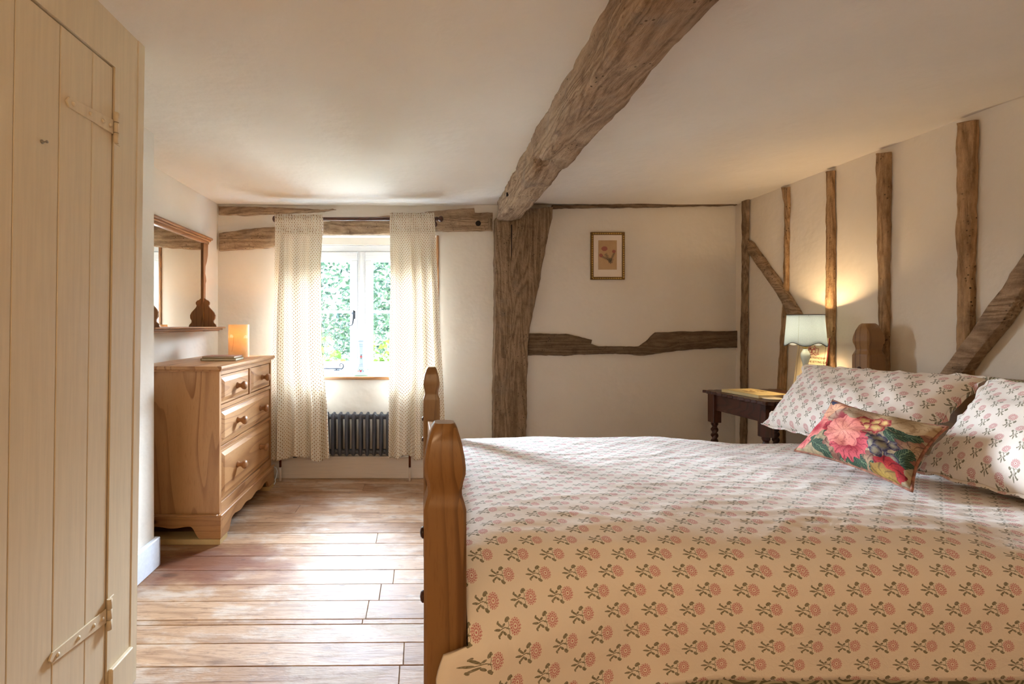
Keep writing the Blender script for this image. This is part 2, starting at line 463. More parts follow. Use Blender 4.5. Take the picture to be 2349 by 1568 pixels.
    col = blob(col, 0.345, 0.0, 0.034, 7, srgb(170, 138, 66), srgb(146, 112, 54), srgb(92, 70, 36), 0.5, 0.8)
    col = blob(col, 0.03, 0.29, 0.020, 5, srgb(60, 66, 110), srgb(44, 50, 86), srgb(120, 120, 120), 0.5)
    g.put(b.inputs['Base Color'], col); b.inputs['Roughness'].default_value = 0.75
    b.inputs['Specular IOR Level'].default_value = 0.25
    g.put(b.inputs['Normal'], g.bump(g.noise(uvv, 700, 1)*0.3+g.noise(uvv, 14, 3)*1.5, 0.3, 0.004))
    return m
M_chintz = chintz_mat()
def green_mat():
    m, g, b = mat('green_floral_cotton')
    uvv = g.coords('Object'); d, c = g.voronoi(uvv, 11)
    w = g.sin(d*60+g.noise(uvv, 20, 2)*5)
    g.put(b.inputs['Base Color'], g.mix(g.step(w, -0.1, 0.15), srgb(116, 112, 84), srgb(196, 190, 162)))
    b.inputs['Roughness'].default_value = 0.85
    return m
M_green = green_mat()
M_iron = plain('black_iron', srgb(38, 40, 48), 0.5, 0.4, bump=0.2)
M_rad = plain('gunmetal_radiator_paint', srgb(74, 76, 84), 0.32, 0.15, var=0.03)
M_copper = plain('copper_pipe', srgb(128, 70, 44), 0.35, 0.8)
M_brass = plain('old_gold_leaf', srgb(206, 170, 92), 0.42, 0.25, bump=0.2)
M_paper = plain('book_paper', srgb(236, 228, 208), 0.8, bump=0.1, bscale=200)
M_gilt2 = plain('dark_gilt', srgb(122, 88, 38), 0.45, 0.3)
M_mirror, _g, _b = mat('mirror_silver'); _b.inputs['Metallic'].default_value = 1.0
_g.put(_b.inputs['Roughness'], 0.012+0.01*_g.noise(_g.coords(), 3, 2)); _b.inputs['Base Color'].default_value = (.86, .86, .83, 1)
def glass_mat():
    m, g, b = mat('window_glass')
    tr = g.new('ShaderNodeBsdfTransparent'); gl = g.new('ShaderNodeBsdfGlossy'); gl.inputs['Roughness'].default_value = 0.02
    lw = g.new('ShaderNodeLayerWeight'); lw.inputs[0].default_value = 0.25
    mx = g.new('ShaderNodeMixShader')
    g.put(mx.inputs[0], V(g, lw.outputs['Fresnel'])*0.7+0.0*g.noise(g.coords(), 2, 1))
    g.nt.links.new(tr.outputs[0], mx.inputs[1]); g.nt.links.new(gl.outputs[0], mx.inputs[2]); g.nt.links.new(mx.outputs[0], g.out.inputs[0])
    return m
M_glass = glass_mat()

# ================================================================== THE SETTING
# ---- floor: individual boards with gaps, one object
bound = [W, 3.318, 3.183, 3.062, 2.936, 2.807, 2.672, 2.536, 2.414, 2.288, 2.154, 2.036, 1.914, 1.794, 1.762, 1.66, 1.548]
while bound[-1] > YR: bound.append(bound[-1]-random.choice((0.112, 0.124, 0.13, 0.118)))
joints = {1: [-0.395], 7: [0.02-0.25], 10: [-0.12], 11: [-0.17], 12: [-0.21], 13: [-0.22], 4: [-0.75]}
mb = MB()
for i, (y1, y0) in enumerate(zip(bound, bound[1:])):
    gap = random.choice((0.0005, 0.0008, 0.0014, 0.0020)); xs = [XL]+joints.get(i, [random.uniform(-0.9, 1.6)])+[XR]
    for xa, xb in zip(xs, xs[1:]):
        tl = 0.004
        b = bmesh.new()
        vs = [b.verts.new(p) for p in ((xa+.0008, y0+gap, -.02), (xb-.0008, y0+gap, -.02), (xb-.0008, y1-gap, -.02), (xa+.0008, y1-gap, -.02),
                                       (xa+.0008, y0+gap, 0), (xb-.0008, y0+gap, 0), (xb-.0008, y1-gap, 0), (xa+.0008, y1-gap, 0))]
        for v in vs:    # boards run a touch askew to the window wall
            v.co.y += 0.010*(v.co.x+0.4)*(1 if v.co.y < 2.6 else 0.3)
        for f in ((4, 5, 6, 7), (0, 1, 5, 4), (1, 2, 6, 5), (2, 3, 7, 6), (3, 0, 4, 7)): b.faces.new([vs[k] for k in f])
        bmesh.ops.bevel(b, geom=[e for e in b.edges if all(v.co.z > -.001 for v in e.verts)], offset=0.0015, segments=1, affect='EDGES')
        mb.merge(b)
floor = structure(mb.build('floor', M_floor), 'worn sanded pine floorboards with dark gaps', 'floor')
mb = MB(); mb.box(XL-.2, XR+.2, YR-.2, W+.2, -.08, -.021)
structure(mb.build('floor_base', M_dark))
# ---- ceiling, gently uneven
mb = MB()
def cz(x, y): return ZC+0.010*nz(x, y, 0.3, 1.3)+0.004*nz(x, y, 1.7, 3.5)
mb.grid(70, 80, lambda a, b: Vector((XL-.05+a*(XR-XL+.1), YR-.05+b*(W-YR+.1), cz(XL+a*(XR-XL), YR+b*(W-YR)))))
mb.box(XL-.2, XR+.2, YR-.2, W+.3, ZC+.03, ZC+.1)
structure(mb.build('ceiling', M_ceil), 'uneven cream plaster ceiling', 'ceiling')
# ---- walls
OX0, OX1, OZ0, OZ1 = -1.04, 0.118, 0.745, 1.776        # window opening
mb = MB(); T = 0.26
mb.box(XL-.2, OX0, W, W+T, -.05, ZC+.03); mb.box(OX1, XR+.2, W, W+T, -.05, ZC+.03)
mb.box(OX0, OX1, W, W+T, -.05, OZ0-.001); mb.box(OX0, OX1, W, W+T, OZ1, ZC+.03)
mb.box(OX0, OX1, W+.09, W+T, 1.725, OZ1)
structure(mb.build('wall_back', M_back), 'cream plastered end wall with the window', 'wall')
mb = MB(); mb.box(XL-.2, XL, YR, W, -.05, ZC+.03)
structure(mb.build('wall_left', M_wall), 'cream wall on the left carrying the mirror', 'wall')
mb = MB()
def rw(a, b):
    y, z = YR+a*(W-YR), -.05+b*(ZC+.06)
    return Vector((XR+0.006*nz(y, z, 4.2, 1.6)+0.003*nz(y, z, 1.2, 5), y, z))
mb.grid(90, 40, rw); mb.box(XR+.03, XR+.2, YR, W, -.05, ZC+.03)
structure(mb.build('wall_right', M_wall), 'uneven cream plaster wall between the oak studs', 'wall')
mb = MB(); mb.box(XL-.2, XR+.2, YR-.2, YR, -.05, ZC+.03)
structure(mb.build('wall_rear', M_wall))
# ---- pier and cupboard partition on the near left (leaning a little, like the photo)
def cl(y, z, off=0.0): return Vector((-0.873-0.0140*(2-z)+off, y, z))
PY, DY0, DY1, DZ = 2.185, 0.42, 1.349, 1.858
mb = MB(); mb.box(XL, -1.238, 1.3, PY, -.02, ZC+.02)
structure(mb.build('wall_pier', M_wall), 'white wall return beside the cupboard door', 'wall')
mb = MB()
def slab(mb, y0, y1, z0, z1, o0, o1, bev=0.0, far=None):
    b = bmesh.new()
    q = [cl(y0, z0, o0), cl(y1, z0, o0), cl(y1, z1, o0), cl(y0, z1, o0), cl(y0, z0, o1), cl(y1, z0, o1), cl(y1, z1, o1), cl(y0, z1, o1)]
    v = [b.verts.new(p) for p in q]
    for f in ((0, 1, 2, 3), (7, 6, 5, 4), (4, 5, 1, 0), (5, 6, 2, 1), (6, 7, 3, 2), (7, 4, 0, 3)): b.faces.new([v[k] for k in f])
    bmesh.ops.recalc_face_normals(b, faces=b.faces)
    if bev: bmesh.ops.bevel(b, geom=list(b.edges), offset=bev, segments=1, affect='EDGES')
    mb.merge(b)
slab(mb, DY1, 1.452, 0, ZC+.02, -.03, 0)
slab(mb, YR, DY1, DZ, ZC+.02, -.03, 0)
slab(mb, YR, DY0, 0, DZ, -.03, 0)
mb.box(-1.238, -.93, 1.40, 1.46, 0, ZC+.02)
structure(mb.build('wall_cupboard', M_door), 'cream painted boarding around the plank door', 'wall')
mb = MB(); slab(mb, 1.4535, 1.49, 0, ZC+.02, -.30, 0.002, 0.003)
structure(mb.build('trim_1', M_door), 'cream painted corner strip at the end of the cupboard', 'trim')
mb = MB(); slab(mb, 1.352, 1.452, 0, .13, 0, .014, 0.003)
structure(mb.build('baseboard_cupboard', M_door))
mb = MB(); mb.box(-1.238, -1.214, 1.49, PY+.012, 0, .135, 0.004); mb.box(-1.47, -1.214, PY, PY+.014, 0, .135, 0.004)
structure(mb.build('baseboard_left', M_white), 'white skirting on the wall return', 'skirting')
mb = MB(); mb.box(XL, 0.52, W-.022, W, 0, .158, 0.004); mb.box(0.80, XR, W-.018, W, 0, .14, 0.004)
mb.box(XL, .52, W-.030, W, .150, .164, 0.003)
structure(mb.build('baseboard_back', M_skirt), 'cream skirting under the radiator', 'skirting')
# ---- plank door
door = thing('door_1', cl(DY1, 0), 'cream painted plank door with strap hinges on the near left', 'door', None, 'structure')
mb = MB(); ys = [DY0+.003, 0.60, 0.78, 0.90, 1.022, 1.150, 1.262, DY1-.004]
for a, b_ in zip(ys, ys[1:]): slab(mb, a+.0006, b_-.0006, .012, DZ-.005, -.028, -.004+random.uniform(-.001, .001), 0.0016)
mb.build('planks', M_door, door)
mb = MB(); slab(mb, DY0, DY1, .0, DZ, -.06, -.031)
mb.build('door_back', M_dark, door)
def strap(z0, z1, yt, name):          # tapered strap from the hinge edge to its tip
    mb = MB()
    pts = [cl(DY1-.008, z1+.020, -.003), cl(yt+.01, z0+.013, -.003), cl(yt, z0, -.003), cl(yt+.01, z0-.013, -.003), cl(DY1-.008, z1-.020, -.003)]
    mb.prism(pts, (0.005, 0, 0), 0.001)
    for t in (.12, .45, .72, .88):
        y = yt+(DY1-yt)*t; z = z0+(z1-z0)*t
        mb.lathe([(.006, 0), (.0055, .003), (.003, .005), (0.0005, .0055)], Matrix.Translation(cl(y, z, .001)) @ Matrix.Rotation(PI/2, 4, 'Y'), 10)
    o = mb.build('strap_hinge', M_door, door, recalc=True)
    mb = MB()
    slab(mb, DY1+.002, DY1+.022, z1-.045, z1+.045, 0, .004, .001)
    for k in (-1, 0, 1): mb.tube([cl(DY1, z1+k*.03-.014, .005), cl(DY1, z1+k*.03+.014, .005)], .007, 10)
    mb.build('hinge_plate', M_door, o)
strap(1.676, 1.684, 1.165, 'u'); strap(0.310, 0.292, 1.135, 'l')
mb = MB(); y, z = 1.098, H-(325-CY)/F*1.098
mb.lathe([(.005, 0), (.0045, .002), (.0018, .003), (.0016, .010), (.0034, .011), (.0034, .013), (.0005, .0135)], Matrix.Translation(cl(y, z, -.004)) @ Matrix.Rotation(PI/2, 4, 'Y'), 12)
mb.build('coat_peg', plain('worn_nickel', srgb(150, 142, 128), .4, .3), door)

# ---- window
win = thing('window_1', (-.45, W+.12, OZ0), 'white two-light casement window between the curtains', 'window', None, 'structure')
Y0, Y1 = W+.115, W+.175
mb = MB()
for a in ((OX0, OX1, 1.675, 1.725), (OX0, OX1, OZ0, .782), (OX0, -.985, .782, 1.675), (.062, OX1, .782, 1.675), (-.478, -.421, .782, 1.675)):
    mb.box(a[0], a[1], Y0, Y1, a[2], a[3], .003)
mb.box(-.462, -.437, Y0-.006, Y0+.01, .782, 1.675, .003)
mb.build('frame', M_white, win)
for (xa, xb) in ((-.984, -.479), (-.420, .061)):
    mb = MB(); s0, s1 = Y0-.012, Y0+.03; st = .048
    for a in ((xa, xb, 1.609, 1.673), (xa, xb, .784, .832), (xa, xa+st, .832, 1.609), (xb-st, xb, .832, 1.609)): mb.box(a[0], a[1], s0, s1, a[2], a[3], .004)
    mb.box(xa+st, xb-st, s0+.006, s1, 1.210, 1.229, .004)
    for a in ((xa+st, xb-st, 1.600, 1.609), (xa+st, xb-st, .832, .841), (xa+st, xa+st+.009, .841, 1.60), (xb-st-.009, xb-st, .841, 1.60)): mb.box(a[0], a[1], s0+.012, s1, a[2], a[3], .003)
    sash = mb.build('casement', M_white, win)
    mb = MB(); mb.box(xa+st-.002, xb-st+.002, s0+.024, s0+.028, .83, 1.61)
    mb.build('pane', M_glass, sash)
# handle (monkey tail) and stay
hy = Y0-.014
def px2(px, py, Y): return P(px, py, Y)
mb = MB()
mb.box(*(lambda c: (c.x-.010, c.x+.010, hy-.006, hy, c.z-.03, c.z+.03))(P(812, 722, hy)), .003)
c = P(811, 718, hy); mb.lathe([(.011, -.008), (.012, 0), (.008, .014), (.003, .022), (.0005, .023)], Matrix.Translation((c.x, hy-.016, c.z)), 12)
pts = [P(811, 712, hy-.022), P(810.5, 730, hy-.03), P(809, 741, hy-.03)]
for k in range(15):
    a = 0.0-k/14*4.6; r = 7-5*k/14
    pts.append(P(802+r*math.cos(a), 741-r*math.sin(a), hy-.03))
mb.tube(pts, [.0065]*2+[.005]+[.0042-.002*k/14 for k in range(15)], 8)
mb.build('handle', M_iron, win)
mb = MB()
pts = [P(700, 845, hy-.02), P(745, 845, hy-.02), P(772, 845, hy-.02), P(780, 845, hy-.02)]
for k in range(16):
    a = -1.4+k/15*5.6; r = 8-6*k/15
    pts.append(P(782+r*math.cos(a)*.9, 838-r*math.sin(a), hy-.02))
mb.tube(pts, [.004]*4+[.004-.0018*k/15 for k in range(16)], 8)
c = P(773, 848, hy); mb.box(c.x-.02, c.x+.02, hy-.025, hy, c.z-.003, c.z+.001, .001); mb.tube([(c.x, hy-.02, c.z), (c.x, hy-.02, c.z+.016)], .003, 8)
mb.build('stay', M_iron, win)
mb = MB(); mb.box(OX0+.001, OX1-.001, W+.002, W+.116, OZ0-.024, OZ0-.002, .002)
mb.box(OX0-.02, OX1+.015, W-.03, W+.004, OZ0-.024, OZ0-.001, .004)
sill = structure(mb.build('window_sill', wood('walnut', 'x')), 'narrow brown wooden sill under the window', 'sill')
mb = MB(); mb.box(OX0+.003, OX1-.003, W-.024, W+.113, OZ0-.001, OZ0+.0015)
mb.build('painted_top', M_white, sill)
mb = MB()
mb.box(OX1-.004, OX1+.016, W-.012, W+.06, OZ0, OZ1, .004)
structure(mb.build('trim_2', wood('walnut', 'z')), 'brown timber edge strip right of the window', 'trim')
mb = MB(); mb.box(OX0-.016, OX0+.004, W-.012, W+.06, OZ0, OZ1, .004)
structure(mb.build('trim_3', wood('walnut', 'z')), 'brown timber edge strip left of the window', 'trim')

# ================================================================== OAK TIMBERS
def timber(name, pts, back, m, label, cat, parent=None, jit=0.0035, bev=0.010, seed=0.0):
    """outline (points in one plane, the face) -> timber reaching back by vector 'back', with hewn, uneven edges"""
    pts = [Vector(p) for p in pts]; back = Vector(back); n0 = back.normalized()
    ring = []
    for i, p in enumerate(pts):
        q = pts[(i+1) % len(pts)]; L = (q-p).length; k = max(1, int(L/.018))
        for j in range(k): ring.append(p.lerp(q, j/k))
    N = len(ring); cen = sum(ring, Vector())/N
    area = sum(((ring[i]-cen).cross(ring[(i+1) % N]-cen)).dot(n0) for i in range(N)); sg = 1 if area > 0 else -1
    out = []
    for i in range(N):
        t = (ring[(i+1) % N]-ring[i-1])
        if t.length < 1e-6: t = Vector((0, 0, 1))
        t.normalize(); o = t.cross(n0)*sg
        p = ring[i]; jn = (nz(p.x, p.y, p.z+seed, 9)*1.6+nz(p.x+3, p.y, p.z+seed, 34)*.9)*jit
        out.append((p+o*jn, o))
    b = bmesh.new(); R = []
    for inset, depth in ((0, 1.0), (0, 0.0), (0.55, None), (1.0, 'f')):
        rr = []
        for p, o in out:
            q = p.copy()
            bl = bev*(1+.7*nz(p.x, p.y+seed, p.z, 14))
            if depth == 1.0: q = p+back
            elif depth == 0.0: q = p+n0*bl
            elif depth is None: q = p-o*bl*.3+n0*bl*.3
            else: q = p-o*bl
            rr.append(b.verts.new(q))
        R.append(rr)
    for A, B in zip(R, R[1:]):
        for k in range(N): b.faces.new((A[k], A[(k+1) % N], B[(k+1) % N], B[k]))
    b.faces.new(R[-1])
    b.normal_update()
    bmesh.ops.triangulate(b, faces=[f for f in b.faces if len(f.verts) > 4])
    bmesh.ops.recalc_face_normals(b, faces=b.faces)
    mb = MB(); mb.merge(b)
    o = mb.build(name, m, parent)
    smooth_sharp(o, 35)
    return tag(o, label, cat, None, 'thing') if label else o
def back_timber(name, px, prot, m, label, cat, seed=0.0, **k):
    Yf = W-prot
    return timber(name, [P(x, y, Yf) for x, y in px], (0, prot-.0005, 0), m, label, cat, seed=seed, **k)
def right_timber(name, px, prot, m, label, cat, seed=0.0, **k):
    X = XR-prot
    return timber(name, [PX(x, y, X) for x, y in px], (prot-.004, 0, 0), m, label, cat, seed=seed, **k)
lint = back_timber('lintel_beam', [(501, 534), (560, 526), (632, 519), (742, 507), (890, 494), (1000, 482), (1088, 476), (1089, 487), (1131, 486), (1131, 529), (1000, 530), (895, 537), (742, 538), (690, 556), (632, 567), (501, 575)],
            .028, oak('x', .25), 'thick aged oak lintel running behind the curtain rod above the window', 'beam', 1.0)
mb = MB(); q = P(1097, 512, W-.028)
mb.lathe([(.021, 0), (.019, .004)], Matrix.Translation((q.x, W-.026, q.z)) @ Matrix.Rotation(PI/2, 4, 'X'), 18)
tag(mb.build('peg_hole', M_dark, lint), 'dark round peg hole')
mb = MB(); q = P(1124, 513, W-.028); mb.box(q.x-.014, q.x+.014, W-.031, W-.022, q.z-.038, q.z+.038, .003)
mb.build('tenon_end', oak('z'), lint)
back_timber('wall_plate_beam', [(500, 472), (570, 473), (640, 476), (770, 480), (742, 485), (650, 488), (600, 491), (565, 494), (540, 492), (500, 492)], .022, oak('x', .25),
            'tapering dark oak sliver under the ceiling in the left corner', 'beam', 2.0)
back_timber('timber_rail', [(1213, 764), (1300, 766), (1318, 770), (1360, 779), (1357, 788), (1375, 794), (1468, 794), (1484, 782), (1505, 762), (1560, 760), (1692, 758), (1692, 797), (1600, 800), (1540, 806), (1480, 815), (1400, 811), (1300, 815), (1212, 815)],
            .02, oak('x', -.35), 'dark horizontal oak rail with a cut-away middle below the framed flower print', 'beam', 3.0, bev=.006)
back_timber('timber_plate', [(1268, 470), (1480, 466), (1692, 460), (1692, 470), (1480, 474), (1268, 477)], .03, oak('x', -.25),
            'thin dark oak strip along the ceiling above the framed flower print', 'beam', 4.0, bev=.004)
post = back_timber('timber_post', [(1137, 500), (1160, 484), (1200, 476), (1268, 474), (1267, 500), (1258, 545), (1248, 592), (1238, 650), (1224, 720), (1214, 765), (1211, 815), (1209, 1000), (1208, 1101), (1131, 1101), (1132, 1000), (1134, 800), (1136, 640)],
            .085, oak('z', .0), 'wide weathered oak post with flared head under the ceiling beam', 'post', 5.0, bev=.012)
mb = MB(); q = P(1156, 795, W-.085); mb.box(q.x-.017, q.x+.017, W-.0885, W-.08, q.z-.082, q.z+.082, .002)
mb.build('mortice_patch', oak('z', -.2), post)
mb = MB(); q = P(1173, 540, W-.085)
mb.prism([P(1172, 515, W-.0858), P(1175, 515, W-.0858), P(1174.5, 585, W-.0858), P(1173, 600, W-.0858)], (0, .002, 0))
mb.build('shake_crack', M_dark, post)
OR = oak('z', .42, (1.05, .95, .78))
right_timber('timber_stud', [(1700, 459), (1699, 640), (1697, 760), (1695, 1000), (1694, 1100), (1706, 1104), (1708, 1000), (1710, 760), (1712, 560), (1713, 458)], .024, oak('z', .05),
             'oak stud in the far right corner behind the nightstand', 'stud', 6.0)
right_timber('timber_stud', [(1789, 429), (1793, 452), (1797, 470), (1795, 640), (1788, 760), (1780, 900), (1776, 1130), (1794, 1132), (1797, 900), (1803, 700), (1804, 560), (1806, 428)], .024, OR,
             'slim crooked oak stud crossed by the thin diagonal brace left of the lamp', 'stud', 7.0)
right_timber('timber_stud', [(1892, 392), (1893, 560), (1891, 720), (1893, 900), (1893, 1190), (1909, 1195), (1910, 900), (1910, 720), (1910, 560), (1909, 391)], .022, OR,
             'straight oak stud directly behind the lit table lamp', 'stud', 8.0)
right_timber('timber_stud', [(2006, 350), (2008, 470), (2010, 600), (2013, 760), (2016, 900), (2016, 1250), (2034, 1262), (2034, 900), (2033, 700), (2034, 560), (2034, 470), (2036, 347)], .026, oak('z', .36, (1.04, .96, .82)),
             'oak stud rising behind the headboard post', 'stud', 9.0)
right_timber('timber_stud', [(2191, 281), (2191, 420), (2190, 520), (2189, 560), (2193, 640), (2192, 760), (2194, 900), (2194, 1420), (2222, 1438), (2222, 900), (2224, 760), (2226, 560), (2230, 420), (2233, 274)], .028, OR,
             'wide knotty oak stud above the pillows, crossed by the heavy brace', 'stud', 10.0)
right_timber('timber_brace', [(1714, 552), (1722, 558), (1756, 606), (1790, 655), (1830, 716), (1842, 745), (1822, 752), (1806, 728), (1790, 690), (1765, 650), (1713, 579)], .034, oak('y', .25),
             'thin diagonal oak brace sloping from the corner down to the table lamp', 'brace', 11.0, bev=.007)
right_timber('timber_brace', [(2790, 62), (2660, 175), (2500, 350), (2420, 460), (2349, 572), (2300, 650), (2240, 735), (2190, 800), (2150, 860), (2120, 905), (2172, 920), (2196, 872), (2240, 812), (2290, 750), (2335, 680), (2420, 545), (2500, 440), (2690, 225), (2830, 110)], .05, oak('y', .3),
             'heavy diagonal oak brace at the right rising above the pillows', 'brace', 12.0, bev=.012)
# ---- ceiling beam
mb = MB(); b = mb.bm; prof = []
secs = 170; npts = 34; rings = []
for i in range(secs+1):
    y = (W-.0865)+(YR+.001-W+.0865)*i/secs
    t = (y-1.276)/(3.456-1.276)
    xl = .508+.044*t; xr = .684+.010*max(0, t)+.05*max(0, (y-3.1)/.35)*(1 if y > 3.1 else 0)
    zb = 1.850+.012*math.sin(y*2.1)*.4+.018*max(0, min(1, (y-2.9)/.5))
    dip = math.exp(-((y-2.30)/.10)**2)
    cor = [(xl, ZC+.012), (xl, zb+.012), (xl+.012, zb), (xr-.014, zb), (xr, zb+.016), (xr+.012, ZC+.012)]
    seg = [(0, 1, 10), (1, 2, 3), (2, 3, 12), (3, 4, 3), (4, 5, 6)]
    ring = []
    for a, c, k in seg:
        for j in range(k):
            s = j/k; x = cor[a][0]+(cor[c][0]-cor[a][0])*s; z = cor[a][1]+(cor[c][1]-cor[a][1])*s
            n1 = nz(x*1.2, y*.9, z*1.2, 5)*.009+nz(x, y*.6, z, 17)*.010+nz(x, y, z, 48)*.005
            cx, czz = (xl+xr)/2, ZC; v = Vector((x-cx, 0, z-czz)); v = v.normalized() if v.length > 1e-5 else v
            wane = .013*max(0, nz(1.3, y*1.4, 0, 2.2)) if a in (1,) else 0
            x -= .022*dip*(1 if a >= 3 else 0)
            z += .012*math.exp(-((y-2.62)/.07)**2)*(1 if a in (2,) else 0)
            if a in (0, 1, 2) and z < 1.93 and x < .60: z += .045*max(0, min(1, (.060-abs(y-2.14))/.012))*max(0, min(1, (.60-x)/.02))
            ring.append(b.verts.new((x+v.x*(n1-wane), y, z+v.z*(n1-wane))))
    ring.append(b.verts.new((cor[5][0], y, cor[5][1])))
    rings.append(ring)
for A, B in zip(rings, rings[1:]):
    for k in range(len(A)-1):
        f = mb.face((A[k], A[k+1], B[k+1], B[k])); f.smooth = True
mb.face(rings[0]); mb.face(rings[-1][::-1])
bmesh.ops.recalc_face_normals(mb.bm, faces=mb.bm.faces)
beam = mb.build('ceiling_beam', oak('y', .36))
tag(beam, 'massive rough-hewn oak beam crossing the ceiling towards the viewer', 'beam', None, 'thing')
mb = MB(); q = P(1178, 424, 3.0); mb.box(.536, .548, 2.93, 2.952, 1.925, 1.945); 
tag(mb.build('peg_hole', M_dark, beam), 'small dark square hole')

# ================================================================== CHEST OF DRAWERS
xf, xb, ya, yb = -1.035, XL+.006, 2.42, 3.262
chest = thing('chest_of_drawers', ((xf+xb)/2, (ya+yb)/2, 0), 'stripped pine chest of drawers with turned knobs against the left wall', 'chest of drawers')
mb = MB()
mb.box(xb, xf, ya, ya+.022, .14, .884, .001); mb.box(xb, xf, yb-.022, yb, .14, .884, .001)
mb.box(xb, xb+.012, ya+.022, yb-.022, .14, .884)
mb.build('side_panels', wood('pine', 'z'), chest)
mb = MB(); rails = [(.860, .884), (.682, .702), (.470, .488), (.14, .20)]
for a, c in rails: mb.box(xf-.03, xf, ya+.022, yb-.022, a, c, .001)
ymid = 2.86
mb.box(xf-.03, xf, ymid-.011, ymid+.011, .702, .86, .001)
mb.build('face_frame', wood('pine', 'y'), chest)
mb = MB(); mb.box(xf-.36, xf-.3, ya+.022, yb-.022, .15, .88)
mb.build('inner_back', M_dark, chest)
def drawer(y0, y1, z0, z1, knobs):
    mb = MB(); g_ = .0045
    mb.box(xf-.028, xf-.006, y0+g_, y1-g_, z0+g_, z1-g_, .0015)
    # raised and fielded front
    e, t = .022, .009
    A = [(xf-.006, y0+g_+.012, z0+g_+.012), (xf-.006, y1-g_-.012, z0+g_+.012), (xf-.006, y1-g_-.012, z1-g_-.012), (xf-.006, y0+g_+.012, z1-g_-.012)]
    B = [(xf-.006+t, p[1]+(e if k in (0, 3) else -e), p[2]+(e if k < 2 else -e)) for k, p in enumerate(A)]
    va, vb = mb.verts(A), mb.verts(B)
    for k in range(4): mb.face((va[k], va[(k+1) % 4], vb[(k+1) % 4], vb[k]))
    mb.face(vb)
    mb.box(xf-.30, xf-.028, y0+.012, y1-.012, z0+.012, z1-.02)
    d = mb.build('drawer', wood('pine', 'y'), chest)
    for ky in knobs:
        mb = MB(); kz = (z0+z1)/2
        mb.lathe([(.018, 0), (.0185, .003), (.013, .009), (.0115, .018), (.016, .026), (.0225, .033), (.0245, .041), (.0215, .049), (.012, .054), (.001, .055)],
                 Matrix.Translation((xf+.003, ky, kz)) @ Matrix.Rotation(PI/2, 4, 'Y'), 20)
        mb.build('knob', wood('walnut', 'y'), d)
drawer(ya+.022, ymid-.011, .702, .86, [2.65]); drawer(ymid+.011, yb-.022, .702, .86, [3.06])
drawer(ya+.022, yb-.022, .488, .682, [2.655, 3.03]); drawer(ya+.022, yb-.022, .20, .470, [2.655, 3.03])
mb = MB(); mb.box(xb-.004, xf+.02, ya-.022, yb+.02, .890, .909, .006, seg=3); mb.box(xb-.002, xf+.012, ya-.014, yb+.012, .882, .8915, .003)
mb.build('top', wood('pine', 'y'), chest)
# bracket plinth
mb = MB(); xp = xf+.014; yp0, yp1 = ya-.016, yb+.016
def sc_edge(L, foot, top, n=48, dip=.018):
    pts = []
    for k in range(n+1):
        s = k/n
        ramp = min(1, min(s, 1-s)*L/.05)
        z = top*(.5-.5*math.cos(PI*ramp)) - dip*(.5+.5*math.cos((s-.5)*L*2*PI/.17))*(ramp**2)*.6
        pts.append((s*L, z))
    return pts
L = yp1-yp0-.20
yq = yp0+.0162
out = [(yq, .028), (yp0+.10, .028)]+[(yp0+.10+s, .028+z) for s, z in sc_edge(L, .1, .058, dip=.02)]+[(yp1-.10, .028), (yp1-.0162, .028), (yp1-.0162, .140), (yq, .140)]
mb.prism([(xp, y, z) for y, z in out], (-.016, 0, 0), .0015)
mb.box(xf-.002, xp+.006, yp0-.006, yp1+.006, .139, .150, .003)
mb.build('plinth_front', wood('pine', 'y'), chest)
mb = MB(); L = (xp-.016)-(xb)-.16
out = [(xb, .028), (xb+.07, .028)]+[(xb+.07+s, .028+z) for s, z in sc_edge(L, .1, .062, dip=.016)]+[(xp-.09, .028), (xp, .028), (xp, .140), (xb, .140)]
mb.prism([(x, yp0, z) for x, z in out], (0, .016, 0), .0015)
mb.box(xb, xf-.004, yp0-.006, ya, .139, .150, .003)
mb.build('plinth_side', wood('pine', 'x'), chest)
mb = MB(); mb.box(xb, xp, yp1-.016, yp1, .028, .14, .0015)
mb.build('plinth_side', wood('pine', 'x'), chest)
MBT = plain('pale_batten', srgb(206, 174, 120), .6)
for q0, q1 in ((yp0-.004, yp0+.09), (yp1-.10, yp1)):
    mb = MB(); mb.box(xb, xp-.002, q0, q1, 0, .027, .001)
    tag(mb.build('floor_batten', MBT, chest), 'pale packing strip under the feet')

# ---- mirror with shelf on the left wall
my0, my1, mx = 2.44, 3.27, XL+.002
mir = thing('wall_mirror', (mx, (my0+my1)/2, 1.09), 'wooden wall mirror with moulded top and small bracketed shelf above the chest', 'mirror')
mb = MB()
mb.box(mx, mx+.018, my0+.02, my0+.085, 1.10, 1.70, .002)
fr = wood('walnut', 'z')
mb.build('side_frame', fr, mir); mb = MB()
out = [(my1-.085, 1.10), (my1-.02, 1.10), (my1-.03, 1.24), (my1-.055, 1.30), (my1-.055, 1.40), (my1-.045, 1.42), (my1-.05, 1.45), (my1-.06, 1.47), (my1-.055, 1.52), (my1-.035, 1.555), (my1-.02, 1.60), (my1-.015, 1.69), (my1-.085, 1.69)]
mb.prism([(mx, y, z) for y, z in out], (.018, 0, 0), .002)
mb.build('side_frame', fr, mir)
mb = MB(); mb.box(mx, mx+.022, my0, my1-.01, 1.676, 1.696, .003); mb.box(mx, mx+.032, my0-.01, my1, 1.694, 1.708, .004); mb.box(mx, mx+.042, my0-.018, my1+.01, 1.706, 1.722, .005)
mb.build('cornice', wood('walnut', 'y'), mir)
mb = MB(); mb.box(mx+.002, mx+.008, my0+.086, my1-.086, 1.105, 1.677)
mb.build('mirror_glass', M_mirror, mir)
